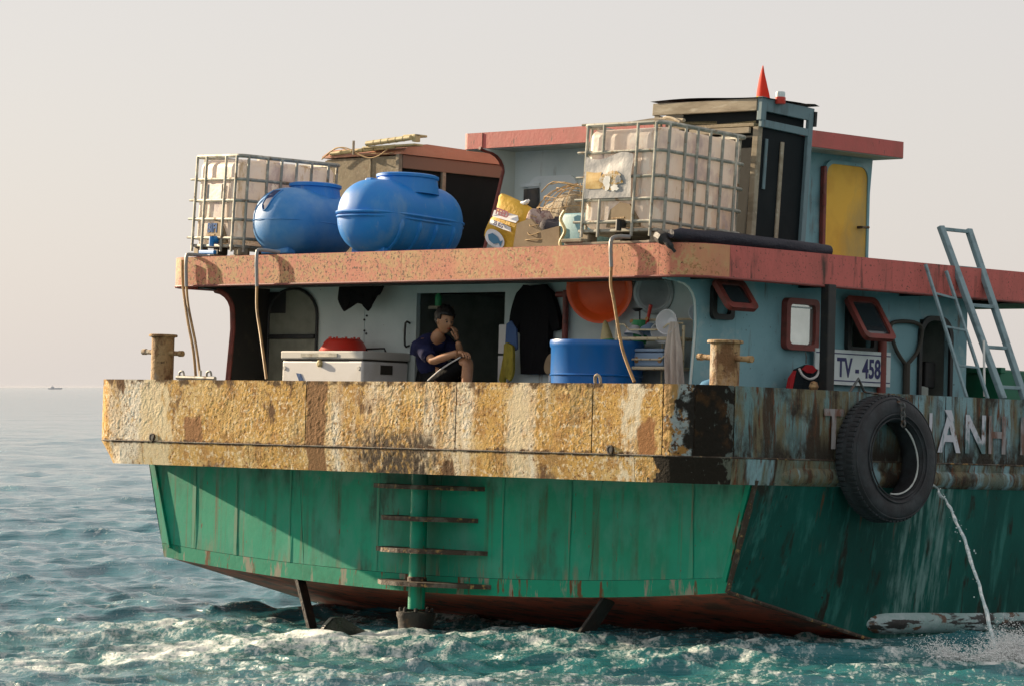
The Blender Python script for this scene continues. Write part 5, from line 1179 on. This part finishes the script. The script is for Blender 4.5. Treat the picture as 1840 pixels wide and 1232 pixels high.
def links(p, nm, n_, s_=.022):
    for i in range(n_):
        a = Vector(p[0]).lerp(Vector(p[1]), (i+.5)/n_); d = (Vector(p[1])-Vector(p[0])).normalized()
        g = G(); u = d; v = Vector((0, 1, 0)) if i % 2 else Vector((1, 0, 0)); v = (v-u*v.dot(u)).normalized(); ln = (Vector(p[1])-Vector(p[0])).length/n_*.72
        g.tube([a+u*ln*math.cos(w_)+v*s_*math.sin(w_) for w_ in np.linspace(0, 2*math.pi, 13)], .0085, 5, cap=False); g.build(nm, m_chain, t2, smooth=True)
links(((.03, .05, -.10), (.17, .20, -.125)), 'chain_link', 5); links(((.17, .20, -.125), (.315, .22, -.20)), 'chain_link', 4); links(((.325, .22, -.20), (.335, .22, -.40)), 'chain_link', 5)
g = G(); g.tube([(.115-.02*math.sin(a*2), .317*math.cos(a), .317*math.sin(a)) for a in np.linspace(R_(62), R_(-100), 26)], [.006+.004*random.random() for _ in range(26)], 7)
o = g.build('pale_rope', m_rope, base=(0, 0, 0), smooth=True); o.matrix_world = MB_ @ T_((.16, 2.34, -.60)); tag(o, 'pale rope curving round the inside of the black tyre', 'rope')
# two ladders at the starboard roof edge
def ladder(lab, f0, f1, p0, p1, w_, h_, rungs, rw):
    t = thing('ladder', f0, lab, 'ladder', 'ladders leaning on the roof edge'); o_ = Vector(f0)
    A, B, C_, D = [Vector(q)-o_ for q in (f0, p0, f1, p1)]
    for a, b_ in ((A, B), (C_, D)): g = G(); g.bar(a, b_, w_, h_, up=(1, 0, .3)); g.build('rail', m_ladder, t)
    for k in rungs: g = G(); g.bar(A.lerp(B, k), C_.lerp(D, k), rw, rw*.8); g.build('rung', m_ladder, t)
ladder('wide steel ladder rising above the roof edge, nearest the bow', (-.05, 4.355, .0), (-.05, 4.70, .0), (-.75, 4.22, 1.656), (-.75, 4.66, 1.656), .075, .05, (.07, .30, .54, .76, .985), .042)
ladder('narrow light ladder ending at the roof edge, next to the wide one', (-.05, 3.785, .0), (-.05, 4.112, .0), (-.52, 3.71, 1.256), (-.52, 4.03, 1.21), .032, .026, (.24, .53, .78), .026)
g = G(); g.tube([(-.12, 4.15, .02), (-.12, 4.12, .55)], .012, 7); tag(g.build('white_stick', m_white, base=(-.12, 4.15, .02)), 'slim white stick upright between the two ladders', 'stick')

# ---- the seated man
def skin_mesh(joints, edges, sub=2):
    me = bpy.data.meshes.new('skin'); me.from_pydata([j[0] for j in joints], edges, []); o = bpy.data.objects.new('skin', me); col.objects.link(o)
    md = o.modifiers.new('s', 'SKIN'); md.use_smooth_shade = True; s2 = o.modifiers.new('u', 'SUBSURF'); s2.levels = sub; s2.render_levels = sub
    for i, j in enumerate(joints):
        r = j[1]; r = r if isinstance(r, tuple) else (r, r); me.skin_vertices[0].data[i].radius = r
    me.skin_vertices[0].data[0].use_root = True
    bpy.context.view_layer.update()
    ev = o.evaluated_get(bpy.context.evaluated_depsgraph_get()); m2 = bpy.data.meshes.new_from_object(ev)
    bpy.data.objects.remove(o); bpy.data.meshes.remove(me); return m2
PB = Vector((-4.62, 1.28, -.22))
def PV(*a): return Vector(a)-PB
DP = Vector((.226, -.226, .004))
pt = thing('person', PB+DP, 'young man in navy tee and striped dark trousers sitting in the doorway', 'person')
hipC = PV(-4.70, 1.34, .02); chest = PV(-4.80, 1.31, .30); ch2 = PV(-4.765, 1.30, .41); nk = PV(-4.655, 1.285, .475); nk2 = PV(-4.59, 1.275, .53)
shR, elR, wrR = PV(-4.735, 1.13, .385), PV(-4.46, 1.04, .215), PV(-4.16, 1.09, .305)
shL, elL, wrL = PV(-4.72, 1.47, .40), PV(-4.47, 1.44, .25), PV(-4.42, 1.33, .425)
hipR, knR, anR = PV(-4.66, 1.23, .0), PV(-4.10, 1.17, .235), PV(-4.09, 1.19, -.17)
hipL, knL, anL = PV(-4.72, 1.44, .0), PV(-4.40, 1.46, .225), PV(-4.36, 1.46, -.17)
J = [(hipC, .12), (chest, (.15, .115)), (ch2, (.13, .11)), (nk, .062), (nk2, .055),
     (shR, .068), (elR, .043), (wrR, .030), (shL, .068), (elL, .043), (wrL, .030),
     (hipR, .10), (knR, .065), (anR, .042), (hipL, .10), (knL, .065), (anL, .042),
     (anR+Vector((.14, -.03, -.035)), (.045, .03)), (anL+Vector((.14, -.02, -.035)), (.045, .03)),
     ((elR+wrR)/2, .042), ((knR+anR)/2+Vector((-.03, 0, 0)), .058), ((knL+anL)/2+Vector((-.03, 0, 0)), .058)]
Ed = [(0, 1), (1, 2), (2, 3), (3, 4), (2, 5), (5, 6), (6, 19), (19, 7), (2, 8), (8, 9), (9, 10), (0, 11), (11, 12), (12, 20), (20, 13), (0, 14), (14, 15), (15, 21), (21, 16), (13, 17), (16, 18)]
bm_ = bmesh.new(); bm_.from_mesh(skin_mesh(J, Ed))
def add_mesh(m2, M=None):
    if M is not None: m2.transform(M)
    bm_.from_mesh(m2)
# hands: palm with four fingers and a thumb each
def hand(w0, d, up, curl, size=1.0, spread=.35):
    d = Vector(d).normalized(); up = Vector(up); up = (up-d*up.dot(d)).normalized(); sd_ = d.cross(up)
    js = [(w0, .026*size), (w0+d*.05*size, (.036*size, .020*size)), (w0+d*.09*size, (.040*size, .017*size))]; es = [(0, 1), (1, 2)]
    for k, (off, ln) in enumerate(((-.030, .070), (-.010, .080), (.011, .075), (.031, .060))):
        b0 = w0+d*.085*size+sd_*off*size; dir_ = (d+sd_*off*spread*8).normalized(); i0 = len(js)
        p1 = b0+dir_*ln*.5*size-up*curl*.012; p2 = p1+(dir_*(1-curl*.5)-up*curl).normalized()*ln*.35*size; p3 = p2+(dir_*(1-curl)-up*curl*1.4).normalized()*ln*.3*size
        js += [(b0, .0105*size), (p1, .0095*size), (p2, .009*size), (p3, .0075*size)]; es += [(2, i0), (i0, i0+1), (i0+1, i0+2), (i0+2, i0+3)]
    i0 = len(js); th = w0+d*.03*size-sd_*.032*size
    js += [(th, .012*size), (th+(d*.7-sd_*.7).normalized()*.04*size-up*.008, .0105*size), (th+(d*.9-sd_*.45).normalized()*.075*size-up*.018, .009*size)]; es += [(1, i0), (i0, i0+1), (i0+1, i0+2)]
    return skin_mesh(js, es, 1)
add_mesh(hand(wrR, (.95, -.10, -.05), (.1, 0, 1), .75, 1.05)); add_mesh(hand(wrL, (-.22, -.10, 1), (1, .35, .1), .65, 1.0, .3))
# head, turned to starboard and a little aft
HM = T_(PV(-4.545, 1.275, .615)) @ Matrix.Rotation(R_(-14), 4, 'Z') @ Matrix.Rotation(R_(12), 4, 'Y')     # own frame: +x is the face
hb = bmesh.new(); bmesh.ops.create_uvsphere(hb, u_segments=36, v_segments=26, radius=1.0)
for v in hb.verts:
    x, y, z = v.co; 
    X, Y_, Z_ = x*.098, y*.077, z*.122
    if z < -.1: k = min(1, (-z-.1)/.9); Y_ *= 1-.28*k; X *= 1-.02*k; X += .012*k*(1 if x > 0 else -.8)
    if x > .1:
        X *= .93
        X += .026*math.exp(-(y/.17)**2-((z+.16)/.16)**2)*x + .012*math.exp(-(y/.14)**2-((z-.05)/.2)**2)*x     # nose
        X -= .013*(math.exp(-((abs(y)-.36)/.17)**2-((z-.06)/.11)**2))                                            # eye sockets
        X += .006*math.exp(-((abs(y)-.36)/.25)**2-((z-.22)/.07)**2)                                             # brow
        X += .009*math.exp(-(y/.26)**2-((z+.50)/.07)**2) + .008*math.exp(-(y/.2)**2-((z+.80)/.12)**2) - .005*math.exp(-(y/.3)**2-((z+.43)/.03)**2)
    v.co = (X, Y_, Z_)
for sy_ in (-1, 1):
    r = bmesh.ops.create_uvsphere(hb, u_segments=12, v_segments=8, radius=1.0); 
    for v in r['verts']: v.co = Vector((v.co.x*.022-.008, v.co.y*.010+sy_*.077, v.co.z*.034-.004))
hm = bpy.data.meshes.new('h'); hb.to_mesh(hm); hb.free(); add_mesh(hm, HM)
me = bpy.data.meshes.new('body'); bm_.to_mesh(me); bm_.free(); me.shade_smooth(); me.materials.append(m_skin)
pb = bpy.data.objects.new('body', me); col.objects.link(pb); pb.parent = pt
def child_mesh(nm, m2, m): 
    m2.shade_smooth(); m2.materials.clear(); m2.materials.append(m); o = bpy.data.objects.new(nm, m2); col.objects.link(o); o.parent = pt; return o
mid = shR.lerp(elR, .62); midL = shL.lerp(elL, .62)
child_mesh('tee_shirt', skin_mesh([(hipC+Vector((.02, 0, .0)), .19), (chest, (.19, .155)), (ch2, (.150, .128)), (nk+Vector((-.02, 0, -.015)), .078), (shR, .088), (mid, .082), (shL, .088), (midL, .080), (mid+(elR-shR)*.12, .082), (midL+(elL-shL)*.1, .08)], [(0, 1), (1, 2), (2, 3), (2, 4), (4, 5), (2, 6), (6, 7), (5, 8), (7, 9)]), m_shirt)
g = G(); g.tube([mid+(elR-shR)*.10, mid+(elR-shR)*.19], [.074, .062], 14); g.build('sleeve_cuff', m_shirt, pt, smooth=True)
child_mesh('trousers', skin_mesh([(hipC+Vector((0, 0, -.06)), .165), (hipR, .12), (hipR.lerp(knR, .6), .092), (hipR.lerp(knR, .93), .080), (hipL, .12), (hipL.lerp(knL, .6), .092), (hipL.lerp(knL, .93), .08)], [(0, 1), (1, 2), (2, 3), (0, 4), (4, 5), (5, 6)]), m_shorts)
g = G(); a = hipR+Vector((.06, -.118, .03)); b_ = hipR.lerp(knR, .95)+Vector((.0, -.083, .035)); g.tube([a, a.lerp(b_, .5)+Vector((0, -.012, .012)), b_], [.007, .008, .007], 6, smooth=4); g.build('trouser_stripe', m_stripe, pt, smooth=True)
hb = bmesh.new(); bmesh.ops.create_uvsphere(hb, u_segments=30, v_segments=22, radius=1.0)
for v in hb.verts:
    x, y, z = v.co; n_ = noise.noise(Vector((x*4, y*4, z*4)))*.010 + noise.noise(Vector((x*11, y*11, z*11)))*.007
    v.co = Vector((x*(.118+n_*1.5)-.014, y*(.094+n_*1.5), z*(.122+n_*1.5)+.036))
bmesh.ops.delete(hb, geom=[v for v in hb.verts if (v.co.x > .040 and v.co.z < .058) or v.co.z < -.035 or (v.co.x > -.01 and v.co.z < .01)], context='VERTS')
hm = bpy.data.meshes.new('hair'); hb.to_mesh(hm); hb.free(); hm.transform(HM); ho = child_mesh('hair', hm, m_hair)
sm = ho.modifiers.new('s', 'SOLIDIFY'); sm.thickness = .014; sm.offset = -1
for sy_ in (-1, 1):
    g = G(); g.lathe([(.010, 0), (.008, .003)], (.083, sy_*.028, .007), 10, axis=(1, 0, 0)); bmesh.ops.transform(g.b, matrix=HM, verts=g.b.verts); g.build('eye', m_eye, pt)
    g = G(); g.tube([HM @ Vector((.084, sy_*.012, .026)), HM @ Vector((.084, sy_*.030, .031)), HM @ Vector((.076, sy_*.046, .026))], .0035, 5); g.build('eyebrow', m_hair, pt)
g = G(); g.tube([HM @ Vector((.088, -.020, -.058)), HM @ Vector((.094, 0, -.056)), HM @ Vector((.088, .020, -.058))], .0035, 5); g.build('lips', m_cloth_red, pt)
t = thing('low_stool', Vector((-4.70, 1.34, -.22))+DP, 'low wooden stool under the seated man in the doorway', 'stool')
G().box(-.15, .15, -.14, .14, .06, .09, bev=.006).build('seat', m_wood, t)
for x in (-.12, .12):
    for y in (-.11, .11): G().box(x-.02, x+.02, y-.02, y+.02, 0, .06).build('leg', m_wood, t)
t = thing('green_bottle', (-5.02, 1.62, .80), 'small green bottle glinting in the dark doorway above the man', 'bottle')
g = G(); g.lathe([(.03, 0), (.035, .01), (.035, .09), (.014, .13), (.014, .16), (0, .16)], n=14); g.build('glass', m_greenpl, t, smooth=True)
G().box(-.1, .12, -.04, .10, -.03, -.001).build('shelf', m_wood, t)

# ---- water jet from the side and its splash
rj = random.Random(4)
jet = G(); P0 = Vector((.08, 3.12, -.815)); P1 = Vector((1.62, 2.14, -2.31))
pj_ = []
for k in range(26):
    s_ = k/25; q = P0.lerp(P1, s_); q.z = P0.z + (P1.z-P0.z)*(.35*s_+.65*s_*s_); pj_.append(q+Vector((rj.uniform(-1, 1), rj.uniform(-1, 1), rj.uniform(-1, 1)))*.008)
jet.tube([q+Vector((.012*math.sin(k*1.1), .012*math.cos(k*1.1), 0)) for k, q in enumerate(pj_)], [.006+.004*rj.random() for k in range(26)], 6, smooth=2)
jet.tube(pj_, [.008+.007*rj.random()+.006*k/25 for k in range(26)], 7, smooth=2)
for k in range(60):
    s_ = rj.random()**.7; q = P0.lerp(P1, s_); q.z = P0.z + (P1.z-P0.z)*(.35*s_+.65*s_*s_)
    bmesh.ops.create_icosphere(jet.b, subdivisions=1, radius=rj.uniform(.003, .009), matrix=T_(q+Vector((rj.gauss(0, 1), rj.gauss(0, 1), rj.gauss(0, 1)))*(.012+.03*s_)))
m_jet = mat('falling_water', (.42, .56, .58), .12, layers=[((.80, .86, .85), [('n', 20, I3, .45, .6)])], bump=[('n', 26, I3, .02)])
tag(jet.build('water_jet', m_jet, base=P0, smooth=True), 'thin jet of discharge water falling from below the tyre into the sea', 'water jet')
LC = MB_ @ P1
def drops(n_, seed):
    r = np.random.default_rng(seed); O8 = np.array([(1, 0, 0), (-1, 0, 0), (0, 1, 0), (0, -1, 0), (0, 0, 1), (0, 0, -1)], float)
    F8 = np.array([(0, 2, 4), (2, 1, 4), (1, 3, 4), (3, 0, 4), (2, 0, 5), (1, 2, 5), (3, 1, 5), (0, 3, 5)])
    plume = r.integers(0, 9, n_); px_ = r.normal(.12, .24, 9); py_ = r.normal(0, .12, 9); ph_ = np.abs(r.normal(.12, .09, 9))
    t_ = r.random(n_)**1.6
    x = LC.x+px_[plume]*(1+.5*t_)+r.normal(0, .07, n_)*(1+t_); y = LC.y+py_[plume]*(1+.5*t_)+r.normal(0, .06, n_)*(1+t_); z = r.uniform(-.05, 0, n_)+ph_[plume]*t_*1.5*r.uniform(.5, 1.1, n_)
    s_ = r.uniform(.003, .010, n_)*(1-.55*t_)
    sc = np.stack([s_*r.uniform(.8, 1.6, n_), s_, s_*r.uniform(.6, 1.4, n_)], -1)
    V = (O8[None]*sc[:, None]+np.stack([x, y, z], -1)[:, None]).reshape(-1, 3); F = (F8[None]+6*np.arange(n_)[:, None, None]).reshape(-1, 3)
    me = bpy.data.meshes.new('splash'); me.from_pydata(V.tolist(), [], F.tolist()); me.shade_smooth(); return me
m_spray = mat('white_spray', (.82, .84, .83), .5)
sm_ = drops(13000, 3); sm_.materials.append(m_spray); o = bpy.data.objects.new('splash', sm_); col.objects.link(o); tag(o, 'white splash where the water jet meets the sea', 'splash', kind='stuff')
# far ship on the horizon
t = bpy.data.objects.new('distant_ship', None); col.objects.link(t); t.location = (-520, 3950, 0); tag(t, 'tiny hazy ship on the horizon left of the boat', 'ship')
g = G(); g.prism([(-7, 0), (7, 0), (8.5, 1.6), (-8, 1.3)], 5, 'xz', -2.5); g.build('hull', m_ship, t)
g = G(); g.box(-4, -1, -2, 2, 1.3, 3.0); g.box(-3, -2.4, -.4, .4, 3.0, 4.6); g.build('superstructure', m_ship, t)

# ---- sea haze: one even body of air round everything
mh = bpy.data.materials.new('sea_haze'); mh.use_nodes = True; t = mh.node_tree; t.nodes.clear()
out = t.nodes.new('ShaderNodeOutputMaterial'); pv = t.nodes.new('ShaderNodeVolumePrincipled'); pv.inputs['Color'].default_value = (.96, .95, .96, 1); pv.inputs['Density'].default_value = .000008
t.links.new(pv.outputs[0], out.inputs['Volume'])
o = G().box(-43000, 43000, -43000, 43000, -2, 7.5).build('haze', mh, matrix=Matrix.Identity(4)); tag(o, kind='stuff')
